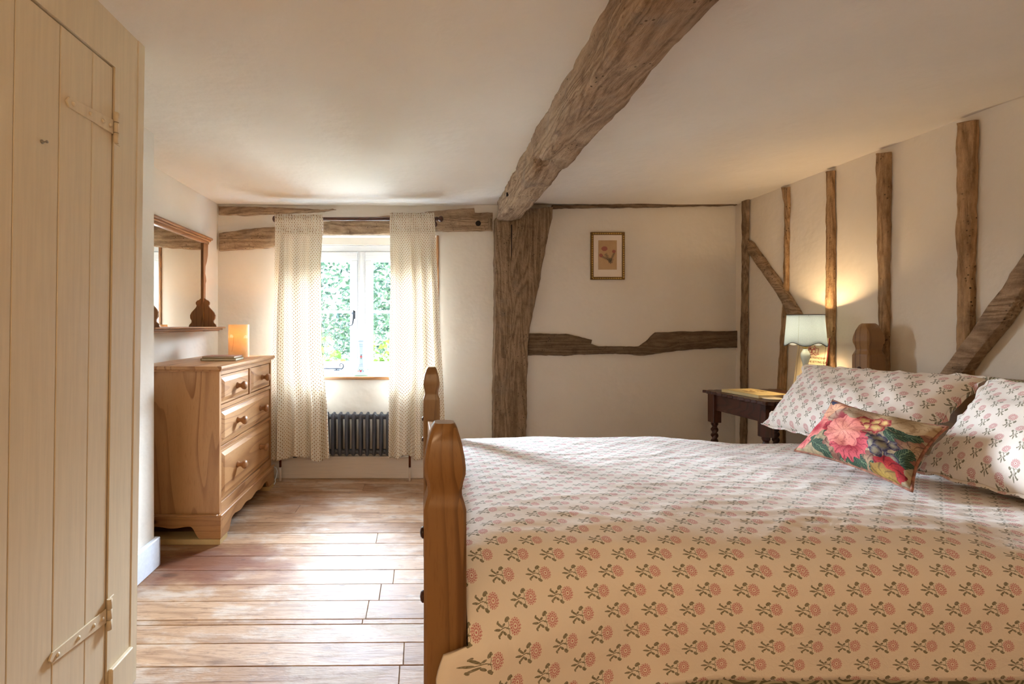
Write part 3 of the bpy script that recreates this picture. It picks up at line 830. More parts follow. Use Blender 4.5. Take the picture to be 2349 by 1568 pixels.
mb = MB(); mb.box(mx, mx+.118, my0-.01, my1+.04, 1.098, 1.108, .004); mb.box(mx, mx+.105, my0, my1+.02, 1.086, 1.099, .005); mb.box(mx, mx+.09, my0+.01, my1, 1.078, 1.087, .003)
mb.build('shelf', wood('walnut', 'y'), mir)
def bracket(y):
    pr = [(.0, 1.108), (.085, 1.108), (.080, 1.122), (.066, 1.135), (.064, 1.148), (.074, 1.165), (.076, 1.185), (.066, 1.205), (.048, 1.225), (.034, 1.24), (.030, 1.252), (.036, 1.262), (.036, 1.274), (.026, 1.286), (.014, 1.290), (.004, 1.300), (0, 1.300)]
    mb = MB(); mb.prism([(mx+.0185+x, y, z) for x, z in pr], (0, .012, 0), .002)
    mb.build('shelf_bracket', fr, mir)
bracket(3.19); bracket(my0+.055)

# ---- candle-glow lamp, books and flex on / by the chest
lc = Vector((-1.205, 3.12, .909))
lamp = thing('table_lamp', lc, 'glowing cream cylinder lamp with flower motif on the pine chest', 'lamp')
def glow_mat():
    m, g, b = mat('parchment_shade')
    u, v = g.uv()     # u: metres round, v: metres up
    col = srgb(250, 230, 192)
    fl = None
    for cx, cy in ((.395, .133), (.297, .128), (.030, .130), (.130, .135), (.215, .130)):
        x = (u-cx)*-1000; y = (v-cy)*1000
        bell = (g.hyp(x/16.0, (y+4)/20.0) < 1)*(y > -9+5*g.abs(g.sin(x*.28)))
        q = y+15; up_ = q > 0
        stem = (g.abs(x-18+q*q*(.002+.0127*up_)) < 1.1)*(y > -100)*(y < 20)
        fl = (bell, stem) if fl is None else (g.max(fl[0], bell), g.max(fl[1], stem))
    col = g.mix(g.noise(g.coords(), 60, 3)*.35, col, srgb(226, 192, 136)); col = g.mix(fl[1]*.6, col, srgb(176, 124, 60)); col = g.mix(fl[0]*.95, col, srgb(255, 252, 244))
    g.put(b.inputs['Base Color'], col); b.inputs['Roughness'].default_value = .7
    t = g.new('ShaderNodeBsdfTranslucent'); g.put(t.inputs[0], col)
    mx_ = g.new('ShaderNodeMixShader'); mx_.inputs[0].default_value = .13
    g.nt.links.new(b.outputs[0], mx_.inputs[1]); g.nt.links.new(t.outputs[0], mx_.inputs[2]); g.nt.links.new(mx_.outputs[0], g.out.inputs[0])
    return m
mb = MB(); R0, Hh = .065, .214
for rr in (R0, R0-.002):
    mb.grid(40, 4, lambda a, c, rr=rr: lc+Vector((rr*math.cos(-a*2*PI-2.2), rr*math.sin(-a*2*PI-2.2), .004+c*(Hh-.004))), uv=lambda a, c: (a*2*PI*R0, c*Hh))
mb.build('shade', glow_mat(), lamp)
mb = MB(); mb.lathe([(.062, 0.0005), (.062, .004), (.03, .010), (.028, .06), (.001, .062)], Matrix.Translation(lc), 24)
mb.build('base', M_paper, lamp)
def emit(name, col, st):
    m, g, b = mat(name); b.inputs['Base Color'].default_value = col
    b.inputs['Emission Color'].default_value = col; b.inputs['Emission Strength'].default_value = st
    return m
mb = MB(); mb.lathe([(.010, .062), (.02, .075), (.024, .09), (.018, .108), (.004, .116)], Matrix.Translation(lc), 16)
mb.build('bulb', emit('warm_bulb', (1, .62, .28, 1), 6), lamp)
def point(name, loc, w, col, r, parent=None):
    l = bpy.data.lights.new(name, 'POINT'); l.energy = w; l.color = col; l.shadow_soft_size = r
    o = bpy.data.objects.new(name, l); C.objects.link(o); o.location = loc
    return o
point('glow_lamp_light', lc+Vector((0, 0, .15)), 1.9, (1, .60, .27), .022)
def book(name, c, sx, sy, t, rz, cover, label, group=None, cat='book', curve=0.0):
    b = thing(name, c, label, cat, group)
    M = Matrix.Translation(c) @ Matrix.Rotation(rz, 4, 'Z')
    mb = MB()
    mb.box(-sx/2, sx/2, -sy/2, sy/2, 0.0003, .002, .0006, M); mb.box(-sx/2, sx/2, -sy/2, sy/2, t-.002, t, .0006, M); mb.box(-sx/2, -sx/2+.002, -sy/2, sy/2, 0.0003, t, .0006, M)
    mb.build('cover', cover, b)
    mb = MB(); mb.box(-sx/2+.003, sx/2-.004, -sy/2+.004, sy/2-.004, .0021, t-.0021, 0, M)
    mb.build('pages', M_paper, b)
    return b
book('book', Vector((-1.19, 2.835, .910)), .205, .15, .014, .06, plain('olive_cover', srgb(150, 132, 78), .6), 'olive-covered book lying flat on the chest under a thinner one', 'books on the pine chest')
book('book', Vector((-1.195, 2.845, .9245)), .19, .135, .011, .02, plain('pink_cover', srgb(196, 150, 130), .6), 'pinkish thin book lying on top of the olive book', 'books on the pine chest')
mb = MB(); A = P(622, 1066, 3.36); 
pts = [P(624, 1069, 3.38), P(633, 1072, 3.38), P(636, 1080, 3.37), P(634, 1092, 3.36), P(631, 1100, 3.35), P(632, 1104, 3.33), P(629, 1110, 3.30), P(622, 1110, 3.28)]
mb.tube(pts, .003, 8)
tag(mb.build('power_flex', M_white), 'white power flex trailing down to the floor beside the chest', 'cable')

# ================================================================== CURTAINS, ROD, SILL
YC = 3.30
rod = thing('curtain_rod', P(825, 502, YC), 'dark mahogany curtain rod with ball ends above the window', 'curtain rod')
rz = P(825, 502, YC).z; rx0, rx1 = P(641, 502, YC).x, P(1001, 502, YC).x
mb = MB(); mb.tube([(rx0, YC, rz), (rx1, YC, rz)], .0135, 16); mb.build('pole', wood('mahogany', 'x'), rod)
for sgn, x in ((-1, rx0), (1, rx1)):
    mb = MB(); mb.lathe([(.010, -.004), (.017, 0), (.017, .005), (.011, .010), (.012, .014), (.019, .022), (.0225, .032), (.019, .042), (.009, .048), (.001, .050)], Matrix.Translation((x, YC, rz)) @ Matrix.Rotation(sgn*PI/2, 4, 'Y'), 20)
    mb.build('finial', wood('mahogany', 'x'), rod)
for x in (rx0+.03, rx1-.012):
    mb = MB(); mb.tube([(x, YC+.018, rz-.012), (x, W-.04, rz-.012)], .009, 10); mb.lathe([(.022, 0), (.022, .006), (.012, .012)], Matrix.Translation((x, W-.0295, rz-.012)) @ Matrix.Rotation(PI/2, 4, 'X'), 16)
    mb.build('rod_bracket', wood('mahogany', 'y'), rod)
def curtain(edgeL, edgeR, folds, seed, label):
    """edges: lists of (py, px) from top to bottom"""
    def at(e, y):
        for (y0, x0), (y1, x1) in zip(e, e[1:]):
            if y <= y1: return x0+(x1-x0)*max(0, (y-y0)/(y1-y0))
        return e[-1][1]
    mb = MB(); ptop, pbot = edgeL[0][0], edgeL[-1][0]
    ww = (P(at(edgeR, 900), 0, YC).x-P(at(edgeL, 900), 0, YC).x)*1.45
    top = P(0, ptop, YC).z; bot = P(0, pbot, YC).z
    def fn(a, c):
        py = ptop+(pbot-ptop)*c
        sag = 5*math.sin(a*9+seed)*c+3*math.sin(a*23+seed*2)*c
        xl, xr = P(at(edgeL, py), 0, YC).x, P(at(edgeR, py), 0, YC).x
        a2 = a+.012*math.sin(a*2*PI*folds*.5+seed)
        z = P(0, py+sag, YC).z
        amp = .005+.036*min(1, max(0, (c-.06)/.3))
        ph = a*2*PI*folds*.86+1.1*math.sin(a*5+seed)+.7*math.sin(c*3+a*4+seed)
        y = YC-.026+amp*(math.sin(ph)+.35*math.sin(ph*2.1+seed+c))*.8
        y -= .028*max(0, (c-.62)/.38)            # swung forward over the radiator
        if c < .075:
            s = 1-(c/.075)
            y = YC-.0265*math.sin(min(1, max(0, 1-abs(s-.5)*.9)*1.6)*PI/2)+(.006*math.sin(a*2*PI*26+seed+s*2)+.003*math.sin(a*2*PI*47+s*5))*(1 if abs(s-.5) > .25 else .35)
        if c < .001: z += .006*nz(a*40, seed, 0, 1)
        y = min(y, 3.318)
        return Vector((xl+(xr-xl)*a2, y-.0, z))
    mb.grid(170, 110, fn, uv=lambda a, c: (a*ww, -c*(top-bot)))
    bm = mb.bm
    o = mb.build('curtain', M_curtain)
    md = o.modifiers.new('thick', 'SOLIDIFY'); md.thickness = .0012
    return tag(o, label, 'curtain', 'curtains at the window')
curtain([(494, 632), (515, 633), (650, 630), (800, 625), (1046, 621)], [(494, 741), (515, 742), (600, 737), (800, 741), (930, 754), (1046, 759)], 4.4, .4, 'left cream curtain with small brown print next to the pine chest')
curtain([(490, 895), (510, 894), (650, 895), (800, 892), (1046, 891)], [(490, 995), (510, 997), (600, 1001), (740, 1008), (860, 1015), (1046, 1023)], 4.2, 2.3, 'right cream curtain with small brown print behind the bed foot')
# ---- candlestick on the sill
cp = P(829, 860, W+.045); cp.z = OZ0+.002
cs = thing('candlestick', cp, 'pale blue-white ceramic candlestick with painted flowers on the window sill', 'candlestick')
def cer_mat():
    m, g, b = mat('painted_faience')
    x, y, z = g.xyz()
    z = z-cp.z; x = x-cp.x
    col = srgb(176, 194, 208)
    for h in (.0, ): pass
    ln = None
    for h in (.070, .082, .214, .226, .252):
        k = g.abs(z-h) < .0016
        ln = k if ln is None else g.max(ln, k)
    c = g.mix(ln*.8, col, srgb(120, 136, 160))
    def dot(c, cx, cz_, r, cc): return g.mix(g.hyp(x-cx, z-cz_) < r, c, cc)
    for cx, cz_, r, cc in ((.0, .138, .008, srgb(176, 80, 80)), (0, .15, .005, srgb(90, 110, 110)), (0, .125, .004, srgb(90, 120, 100)), (0.006, .152, .003, srgb(90, 110, 150)), (0, .034, .008, srgb(176, 84, 96)),
                           (-.018, .034, .006, srgb(210, 150, 130)), (.018, .034, .005, srgb(120, 140, 160)), (.009, .042, .004, srgb(110, 130, 110)), (-.009, .043, .004, srgb(110, 130, 110))):
        c = dot(c, cx, cz_, r, cc)
    c = g.mix(z < .005, c, srgb(110, 140, 70))
    g.put(b.inputs['Base Color'], c); b.inputs['Roughness'].default_value = .15
    return m
mc = cer_mat()
mb = MB(); mb.lathe([(.058, .0003), (.058, .006), (.050, .014), (.040, .035), (.030, .055), (.022, .068), (.020, .072), (.0195, .084), (.0165, .088)], Matrix.Translation(cp), 32, sq=8); mb.build('base', mc, cs)
mb = MB(); mb.lathe([(.0165, .088), (.016, .15), (.0145, .212), (.0175, .214), (.0175, .228), (.0185, .236)], Matrix.Translation(cp), 32, sq=8, cap=False); mb.build('column', mc, cs)
mb = MB(); mb.lathe([(.0185, .236), (.022, .244), (.0235, .252), (.0235, .260), (.012, .260), (.011, .245)], Matrix.Translation(cp), 32, sq=8); mb.build('socket', mc, cs)
# ---- radiator
ry0, ry1 = 3.343, 3.424
zt, zb_ = H-(948-CY)/F*ry0, H-(1048-CY)/F*ry0
x0, x1 = P(668, 0, ry0).x, P(921, 0, ry0).x
nsec = 17; dx = (x1-x0)/(nsec-1)
rad = thing('radiator', ((x0+x1)/2, (ry0+ry1)/2, 0), 'gunmetal grey column radiator under the window', 'radiator')
rc = .0135
for k in range(nsec):
    x = x0+k*dx; mb = MB()
    for y in (ry0+rc, (ry0+ry1)/2, ry1-rc):
        mb.tube([(x, y, zb_+.005), (x, y, zb_+.012), (x, y, zb_+.03), (x, y, zt-.03), (x, y, zt-.008), (x, y, zt-.001)], [.006, rc*.85, rc, rc, rc*.85, .006], 14)
    mb.tube([(x, ry0+.009, zt-.024), (x, ry1-.009, zt-.024)], .017, 12); mb.tube([(x, ry0+.009, zb_+.024), (x, ry1-.009, zb_+.024)], .017, 12)
    if k < nsec-1:
        ymid_ = (ry0+ry1)/2
        for z in (zt-.03, zb_+.03): mb.tube([(x+.008, ymid_, z), (x+dx*.35, ymid_, z), (x+dx*.65, ymid_, z), (x+dx-.008, ymid_, z)], [.022, .018, .018, .022], 14, False)
    mb.build('column_section', M_rad, rad)
for x in (x0+.02, x1-.03):
    mb = MB(); mb.box(x-.014, x+.014, ry0+.02, ry1+.008, zb_-.012, zb_+.012, .003); mb.build('bracket_foot', M_rad, rad)
for px, s in ((643, 1), (940, -1)):
    mb = MB(); q = P(px, 1060, 3.385); xx = q.x
    mb.tube([(xx, q.y, .0), (xx, q.y, .10)], .0085, 12)
    tag(mb.build('painted_pipe', M_skirt, rad), 'white painted lower pipe')
    mb = MB(); mb.tube([(xx, q.y, .095), (xx, q.y, .215), (xx+s*.006, q.y, .222), (xx+s*.03, q.y, .224), ((x0 if s > 0 else x1)-s*.012, (ry0+ry1)/2, zb_+.03)], .0085, 12)
    tag(mb.build('copper_pipe', M_copper, rad), 'bare copper supply pipe')
    mb = MB(); mb.lathe([(.013, 0), (.014, .02), (.011, .024), (.011, .03)], Matrix.Translation((xx, q.y, .195)), 12); mb.build('valve', plain('chrome', srgb(200, 200, 205), .2, 1), rad)

# ---- framed print on the back wall
fa, fb = P(1355.5, 532, W-.014), P(1433.5, 641, W-.014)
pic = thing('picture_frame', ((fa.x+fb.x)/2, W, fb.z), 'small gilt framed flower print hanging on the back wall', 'picture')
x0, x1, z1, z0 = fa.x, fb.x, fa.z, fb.z; fw = .020
mb = MB()
for a in ((x0, x1, z1-fw, z1), (x0, x1, z0, z0+fw), (x0, x0+fw, z0+fw, z1-fw), (x1-fw, x1, z0+fw, z1-fw)): mb.box(a[0], a[1], W-.016, W-.0005, a[2], a[3], .002)
fo = mb.build('frame', M_gilt2, pic)
mb = MB(); st = .0165; n = int((x1-x0-.02)/st)
for k in range(n):
    x = x0+.013+st*k
    for z in (z1-fw*.55, z0+fw*.45): mb.box(x, x+st*.72, W-.019, W-.014, z-.004, z+.004, .0018)
n = int((z1-z0-.02)/st)
for k in range(n):
    z = z0+.013+st*k
    for x in (x0+fw*.5, x1-fw*.5): mb.box(x-.004, x+.004, W-.019, W-.014, z, z+st*.72, .0018)
mb.build('beading', M_brass, fo)
mb = MB(); mb.box(x0+fw-.002, x1-fw+.002, W-.009, W-.002, z0+fw-.002, z1-fw+.002)
mb.build('mount', plain('ivory_mount', srgb(236, 220, 204), .8, var=.02), pic)
pa, pb = P(1372.6, 551, W-.010), P(1415, 618, W-.010)
def print_mat():
    m, g, b = mat('botanical_print')
    x, y, z = g.xyz()
    x = (x-pa.x)/(pb.x-pa.x); z = (z-pb.z)/(pa.z-pb.z)
    co = g.coords()
    col = g.mix(g.noise(co, 30, 3), srgb(184, 148, 106), srgb(196, 162, 120))
    zz = z*1.58
    n = (g.noise(co, 160, 3)-.5)
    def leafs(c, x0, z0, x1, z1, w):
        dx, dz = x1-x0, z1-z0; L = math.hypot(dx, dz); tx, tz = dx/L, dz/L
        p = (x-x0)*tx+(zz-z0)*tz; q = (zz-z0)*tx-(x-x0)*tz
        on = (p > 0)*(p < L)
        k = g.fract(p*18+g.abs(q)*12)
        lf = g.max((g.abs(q) < .012), (g.abs(q) < w)*(k < .42))
        return g.mix(on*lf*.85, c, srgb(64, 62, 54))
    for a in ((.66, .30, .66, .52, .03), (.66, .40, .38, .86, .09), (.64, .48, .18, .72, .07), (.67, .50, .86, .90, .07), (.66, .36, .60, .62, .10), (.66, .36, .74, .60, .1)): col = leafs(col, *a)
    def fl(c, cx, cz_, r, sq=1.0):
        R = g.hyp(x-cx, (zz-cz_)*sq)+n*.09; T = g.atan2(zz-cz_, x-cx)
        pet = g.fract(T*2.2+R*14)
        return g.mix((R < r)*.9, c, g.mix(pet, srgb(128, 62, 58), srgb(176, 104, 92)))
    col = fl(col, .33, 1.13, .165, 1.25); col = fl(col, .14, .77, .10); col = fl(col, .84, .98, .10, 1.2)
    for cx in (.07, .93): col = g.mix((g.abs(x-cx) < .045)*(g.abs(zz-1.53) < .03)*.5, col, srgb(206, 178, 120))
    g.put(b.inputs['Base Color'], col); b.inputs['Roughness'].default_value = .8
    return m
mb = MB(); mb.box(pa.x, pb.x, W-.0103, W-.0088, pb.z, pa.z); mb.build('flower_print', print_mat(), pic)

# ================================================================== NIGHTSTAND AND WHAT STANDS ON IT
th = .72
ns = thing('nightstand', (2.01, 2.70, 0), 'dark mahogany bedside table with scalloped edge and twisted legs', 'bedside table')
rot = Matrix.Translation((2.01, 2.70, 0)) @ Matrix.Rotation(.09, 4, 'Z')
hx, hy2 = .245, .235
mb = MB(); out = []
N = 160
per = [(-hx, -hy2), (hx, -hy2), (hx, hy2), (-hx, hy2)]
for i in range(4):
    a, c = Vector(per[i]), Vector(per[(i+1) % 4]); nrm = Vector((c-a)).normalized(); o_ = Vector((nrm.y, -nrm.x)); k = 44
    for j in range(k):
        s = j/k; p = a.lerp(c, s); e = .006*math.cos(s*2*PI*11); r_ = min(s, 1-s)
        if r_ < .04: e -= .004
        p = p+o_*e; out.append(rot @ Vector((p.x, p.y, th-.018)))
mb.prism(out, (0, 0, .018), .003)
mb.build('top', wood('mahogany', 'y'), ns)
mb = MB()
for (a, c, d_, e) in ((-hx+.03, -hx+.048, -hy2+.06, hy2-.06), (hx-.048, hx-.03, -hy2+.06, hy2-.06), (-hx+.06, hx-.06, -hy2+.03, -hy2+.048), (-hx+.06, hx-.06, hy2-.048, hy2-.03)):
    mb.box(a, c, d_, e, th-.115, th-.0185, .001, rot)
mb.build('apron', wood('mahogany', 'y'), ns)
for sx in (-1, 1):
    for sy in (-1, 1):
        mb = MB(); lx, ly = sx*(hx-.044), sy*(hy2-.044)
        mb.box(lx-.026, lx+.026, ly-.026, ly+.026, th-.192, th-.0185, .002, rot)
        Mx = rot @ Matrix.Translation((lx, ly, 0))
        mb.lathe([(.014, th-.215), (.020, th-.205), (.020, th-.195), (.023, th-.185)], Mx, 16)
        # barley twist
        z0_, z1_ = .20, th-.215; rings = []
        for i in range(57):
            z = z0_+(z1_-z0_)*i/56; ring = []
            for k in range(16):
                a_ = 2*PI*k/16; r_ = .0165+.0045*math.cos(2*(a_-z*2*PI/.07))
                ring.append(mb.bm.verts.new(Mx @ Vector((r_*math.cos(a_), r_*math.sin(a_), z))))
            rings.append(ring)
        for A, B in zip(rings, rings[1:]):
            for k in range(16): mb.face((A[k], A[(k+1) % 16], B[(k+1) % 16], B[k])).smooth = True
        mb.box(lx-.021, lx+.021, ly-.021, ly+.021, .09, .20, .002, rot)
        mb.lathe([(.015, 0), (.021, .02), (.022, .05), (.014, .075), (.018, .09)], Mx, 16)
        mb.build('leg', wood('mahogany', 'z'), ns)
mb = MB()
mb.box(-hx+.05, hx-.05, -.012, .012, .13, .16, .002, rot)
for sx in (-1, 1): mb.box(sx*(hx-.044)-.012, sx*(hx-.044)+.012, -hy2+.065, hy2-.065, .13, .16, .002, rot)
mb.build('stretcher', wood('mahogany', 'x'), ns)
book('book', Vector((1.915, 2.70, th+.0005)), .20, .255, .017, .16+.0, plain('yellow_cover', srgb(222, 200, 142), .5), 'yellowish hardback book lying on the dark bedside table')
# printed vignette on the cover
mb = MB(); M_ = Matrix.Translation((1.915, 2.70, th+.0178)) @ Matrix.Rotation(.16, 4, 'Z')
for k in range(9): mb.box(-.02+.012*k-.02, -.012+.012*k-.02, .01-.03*math.sin(k), .03+.03*math.sin(k*1.7), 0, .0004, 0, M_)
bk = [o for o in C.objects if o.name.startswith('book') and o.type == 'EMPTY'][-1]
mb.build('cover_drawing', plain('sepia_ink', srgb(140, 100, 50), .7), bk)
mb = MB(); mb.lathe([(.001, .0), (.046, .0), (.05, .003), (.048, .005), (.002, .005)], Matrix.Translation((1.90, 2.545, th+.0006)), 24)
tag(mb.build('coaster', plain('cream_doily', srgb(236, 226, 200), .8)), 'small round cream coaster in front of the yellowish book', 'coaster')
# bedside lamp
lb = Vector((2.145, 2.625, th))
bl = thing('bedside_lamp', lb, 'lit table lamp with pale blue scalloped shade beside the bed', 'lamp')
Mt = Matrix.Translation(lb)
mg = plain('pale_green_glaze', srgb(206, 218, 212), .15, var=.02)
mb = MB(); mb.lathe([(.048, .0005), (.050, .008), (.042, .018), (.022, .03), (.015, .045), (.018, .07), (.020, .09), (.015, .11), (.0105, .13), (.010, .15), (.013, .185), (.018, .208), (.0218, .226), (.0212, .240), (.014, .256), (.0105, .262), (.0105, .267)], Mt, 28)
mb.build('body', mg, bl)
mb = MB(); mb.lathe([(.010, .267), (.0125, .272), (.013, .285), (.0105, .29), (.014, .30), (.014, .33)], Mt, 20); mb.build('bulb_holder', plain('brass_holder', srgb(190, 160, 90), .35, .5), bl)
mb = MB(); mb.lathe([(.012, .33), (.02, .345), (.027, .37), (.022, .395), (.006, .408)], Mt, 18)
mb.build('bulb', emit('lamp_bulb', (1, .72, .40, 1), 12), bl)
def shade_mat():
    m, g, b = mat('blue_linen_shade')
    u, v = g.uv()
    w = g.noise(g.vec(u*900, v*160, 0), 1, 2)*.5+g.noise(g.vec(u*160, v*1100, 0), 1, 2)*.5
    seam = g.abs(u-.465) < .0010
    col = g.mix(g.step(w, .35, .65), srgb(182, 197, 210), srgb(210, 221, 229))
    col = g.mix(seam*.6, col, srgb(150, 160, 150))
    g.put(b.inputs['Base Color'], col); b.inputs['Roughness'].default_value = .9
    t = g.new('ShaderNodeBsdfTranslucent'); g.put(t.inputs[0], col)
    mx_ = g.new('ShaderNodeMixShader'); mx_.inputs[0].default_value = .45
    g.nt.links.new(b.outputs[0], mx_.inputs[1]); g.nt.links.new(t.outputs[0], mx_.inputs[2]); g.nt.links.new(mx_.outputs[0], g.out.inputs[0])
    return m
szt, szb = 1.176-th, 1.003-th; rt, rb = .083, .095
mb = MB()
def sh(a, c):
    an = a*2*PI-1.2; low = szb+.019*(.5-.5*math.cos(5*(an+2.257)))
    z = low+(szt-low)*c; r = rb+(rt-rb)*(z-szb)/(szt-szb)
    return lb+Vector((r*math.cos(an), r*math.sin(an), z))
mb.grid(96, 10, sh, uv=lambda a, c: (a*2*PI*rb, c*.17))
shade = mb.build('shade', shade_mat(), bl, weld=.00001)
md = shade.modifiers.new('thick', 'SOLIDIFY'); md.thickness = .0012
mb = MB(); trim = plain('grey_braid', srgb(104, 110, 116), .8)
mb.tube([sh(k/96, 0) for k in range(97)], .0022, 6, False); mb.build('shade_trim', trim, bl)
mb = MB(); mb.tube([sh(k/96, 1) for k in range(97)], .0025, 6, False); mb.build('shade_trim', trim, bl)
mb = MB()
for k in range(3):
    a = k*2*PI/3; mb.tube([lb+Vector((.017*math.cos(a), .017*math.sin(a), .33)), lb+Vector((rt*math.cos(a), rt*math.sin(a), szt-.004))], .0016, 6)
mb.build('shade_carrier', M_iron, bl)
point('bedside_lamp_light', lb+Vector((0, 0, .385)), 11.0, (1, .70, .38), .03)
# sampler card leaning on the wall behind the lamp
sa = thing('sampler_card', (2.26, 2.74, th), 'cross-stitch sampler card with friendship verse leaning behind the lamp', 'sampler')
def sp(y, z, off=0.0):      # y along wall, z height; card leans back to the wall
    t = (z-th)/.33; return Vector((2.243+.040*t-off, y, z))
cy0, cy1, cz0, cz1 = 2.632, 2.842, th+.001, 1.047
M_card = plain('stitched_canvas', srgb(236, 218, 178), .85, bump=.3, bscale=600)
mb = MB(); mb.prism([sp(cy0, cz0), sp(cy1, cz0), sp(cy1, cz1), sp(cy0, cz1)], (.003, 0, 0)); mb.build('card', M_card, sa)
M_red = plain('red_thread', srgb(168, 70, 62), .8); M_brn = plain('brown_thread', srgb(120, 84, 48), .8)
mb = MB()
for a in ((cy0+.012, cy1-.012, cz1-.016, cz1-.0135), (cy0+.012, cy0+.0145, cz0+.01, cz1-.016), (cy1-.0145, cy1-.012, cz0+.01, cz1-.016)):
    n = max(2, int(max(a[1]-a[0], a[3]-a[2])/.008))
    for k in range(n):
        if a[1]-a[0] > a[3]-a[2]:
            q0 = a[0]+(a[1]-a[0])*k/n; mb.prism([sp(q0, a[2], .0006), sp(q0+.006, a[2], .0006), sp(q0+.006, a[3], .0006), sp(q0, a[3], .0006)], (.0005, 0, 0))
        else:
            q0 = a[2]+(a[3]-a[2])*k/n; mb.prism([sp(a[0], q0, .0006), sp(a[1], q0, .0006), sp(a[1], q0+.006, .0006), sp(a[0], q0+.006, .0006)], (.0005, 0, 0))
mb.build('stitched_border', M_brn, sa)
mb = MB()
mb.prism([sp(cy0-.003, cz0), sp(cy0, cz0), sp(cy0, cz1), sp(cy0-.003, cz1)], (.006, 0, 0)); mb.build('red_edge', M_red, sa)
mb = MB()
def st_rect(ya_, yb_, za_, zb2): mb.prism([sp(ya_, za_, .0007), sp(yb_, za_, .0007), sp(yb_, zb2, .0007), sp(ya_, zb2, .0007)], (.0005, 0, 0))
hz = .957
for (a, c, d_, e) in ((.0, .05, 0, .003), (0, .003, 0, .035), (.047, .05, 0, .035), (0, .05, .034, .037), (.006, .018, .018, .030), (.032, .044, .018, .030), (.021, .029, 0, .024), (-.02, 0, 0, .003), (-.02, -.017, 0, .028), (.05, .07, 0, .003), (.067, .07, 0, .028), (-.02, .0, .026, .029), (.05, .07, .026, .029), (.008, .012, .037, .052), (.038, .042, .037, .052)):
    st_rect(2.76-c, 2.76-a, hz+d_, hz+e)
for k in range(12): st_rect(2.785-.0085*k, 2.779-.0085*k, hz-.010-.003*math.sin(k*1.6), hz-.004-.003*math.sin(k*1.6))
mb.build('stitched_house', M_red, sa)
def text(body, y_left, y_right, zc, m, parent, name):
    cu = bpy.data.curves.new(name, 'FONT'); cu.body = body; cu.size = .02; cu.extrude = .0003; cu.offset = .0002
    o = bpy.data.objects.new(name, cu); C.objects.link(o)
    dg = bpy.context.evaluated_depsgraph_get(); me = bpy.data.meshes.new_from_object(o.evaluated_get(dg))
    bpy.data.objects.remove(o)
    xs = [v.co.x for v in me.vertices]; x0_, x1_ = min(xs), max(xs); k = (y_left-y_right)/(x1_-x0_)
    for v in me.vertices:
        p = sp(y_left-(v.co.x-x0_)*k, zc+v.co.y*min(k, .85), .0008+v.co.z)
        v.co = p
    t = bpy.data.objects.new(name, me); C.objects.link(t); me.materials.append(m); setparent(t, parent)
    return t
def ypx(px): return 2.27*F/(px-CX)
text('A FRIENDSHIP', ypx(1859), ypx(1894.5), .926, M_brn, sa, 'stitched_words')
text('HE SETTING SUN', ypx(1857.5), ypx(1900), .903, M_brn, sa, 'stitched_words')
text('S H', ypx(1856), ypx(1867), .880, M_brn, sa, 'stitched_words')

# ================================================================== BED
bed = thing('bed', (1.12, 1.62, 0), 'orange-brown pine double bed with shaped square corner posts', 'bed')
prof = [(.0, 0), (.04, 0.0), (.04, .772), (.0365, .785), (.0325, .798), (.0322, .806), (.0345, .822), (.0385, .838), (.0392, .850), (.0375, .868), (.0325, .895), (.0245, .922), (.0185, .931), (.0001, .931)]
def bed_post(x, y, top, half, caps):
    mb = MB(); dz = top-.931; k = half/.04; b = bmesh.new(); rings = []
    def rg(h, z, c=.006):
        c = min(c, h*.4); return [(-h+c, -h), (h-c, -h), (h, -h+c), (h, h-c), (h-c, h), (-h+c, h), (-h, h-c), (-h, -h+c)]
    for r, z in prof[1:-1]:
        zz = z+dz if z > 0 else 0.0
        rings.append([b.verts.new((x+p[0], y+p[1], zz)) for p in rg(r*k, zz)])
    for A, B in zip(rings, rings[1:]):
        for i in range(8): b.faces.new((A[i], A[(i+1) % 8], B[(i+1) % 8], B[i]))
    b.faces.new(rings[0][::-1]); b.faces.new(rings[-1])
    mb.merge(b); o = mb.build('post', wood('bedpine', 'z'), bed)
    smooth_sharp(o, 42)
    for (cx_, cy_, cz_, ax) in caps:
        m2 = MB(); R_ = Matrix.Rotation(-PI/2, 4, 'Y') if ax == '-x' else Matrix.Rotation(PI/2, 4, 'X')
        m2.lathe([(.011, 0), (.011, .003), (.008, .006), (.001, .0075)], Matrix.Translation((cx_, cy_, cz_)) @ R_, 14)
        tag(m2.build('bolt_cap', wood('mahogany', 'z'), o), 'dark round bolt cap')
fx = .046
bed_post(fx, .92, .931, .04, [(fx-.04, .92, .715, '-x'), (fx-.04, .92, .59, '-x')])
bed_post(fx+.007, 2.31, .915, .04, [(fx-.033, 2.31, .66, '-x'), (fx-.033, 2.31, .56, '-x')])
bed_post(2.202, 2.315, 1.128, .045, [(2.157, 2.315, .905, '-x')])
bed_post(2.202, .92, 1.128, .045, [])
mb = MB(); out = []
for k in range(41):
    s = k/40; y = .958+s*(2.272-.958); out.append((fx-.012, y, .66+.06*math.sin(PI*s)**1.2))
out += [(fx-.012, 2.272, .18), (fx-.012, .958, .18)]
mb.prism(out, (.03, 0, 0), .004); mb.build('footboard', wood('bedpine', 'y'), bed)
mb = MB(); out = []
for k in range(41):
    s = k/40; y = .962+s*(2.272-.962); out.append((2.19, y, .885+.035*math.sin(PI*s)))
out += [(2.19, 2.272, .25), (2.19, .962, .25)]
mb.prism(out, (.028, 0, 0), .004); mb.build('headboard', wood('bedpine', 'y'), bed)
for y in (.905, 2.315):
    mb = MB(); mb.box(.086, 2.158, y, y+.025, .18, .32, .003); mb.build('side_rail', wood('bedpine', 'x'), bed)
mb = MB(); mb.box(.11, 2.165, .968, 2.255, .24, .505, .04, seg=4)
tag(mb.build('mattress', M_green, bed), 'mattress in green patterned sheet')
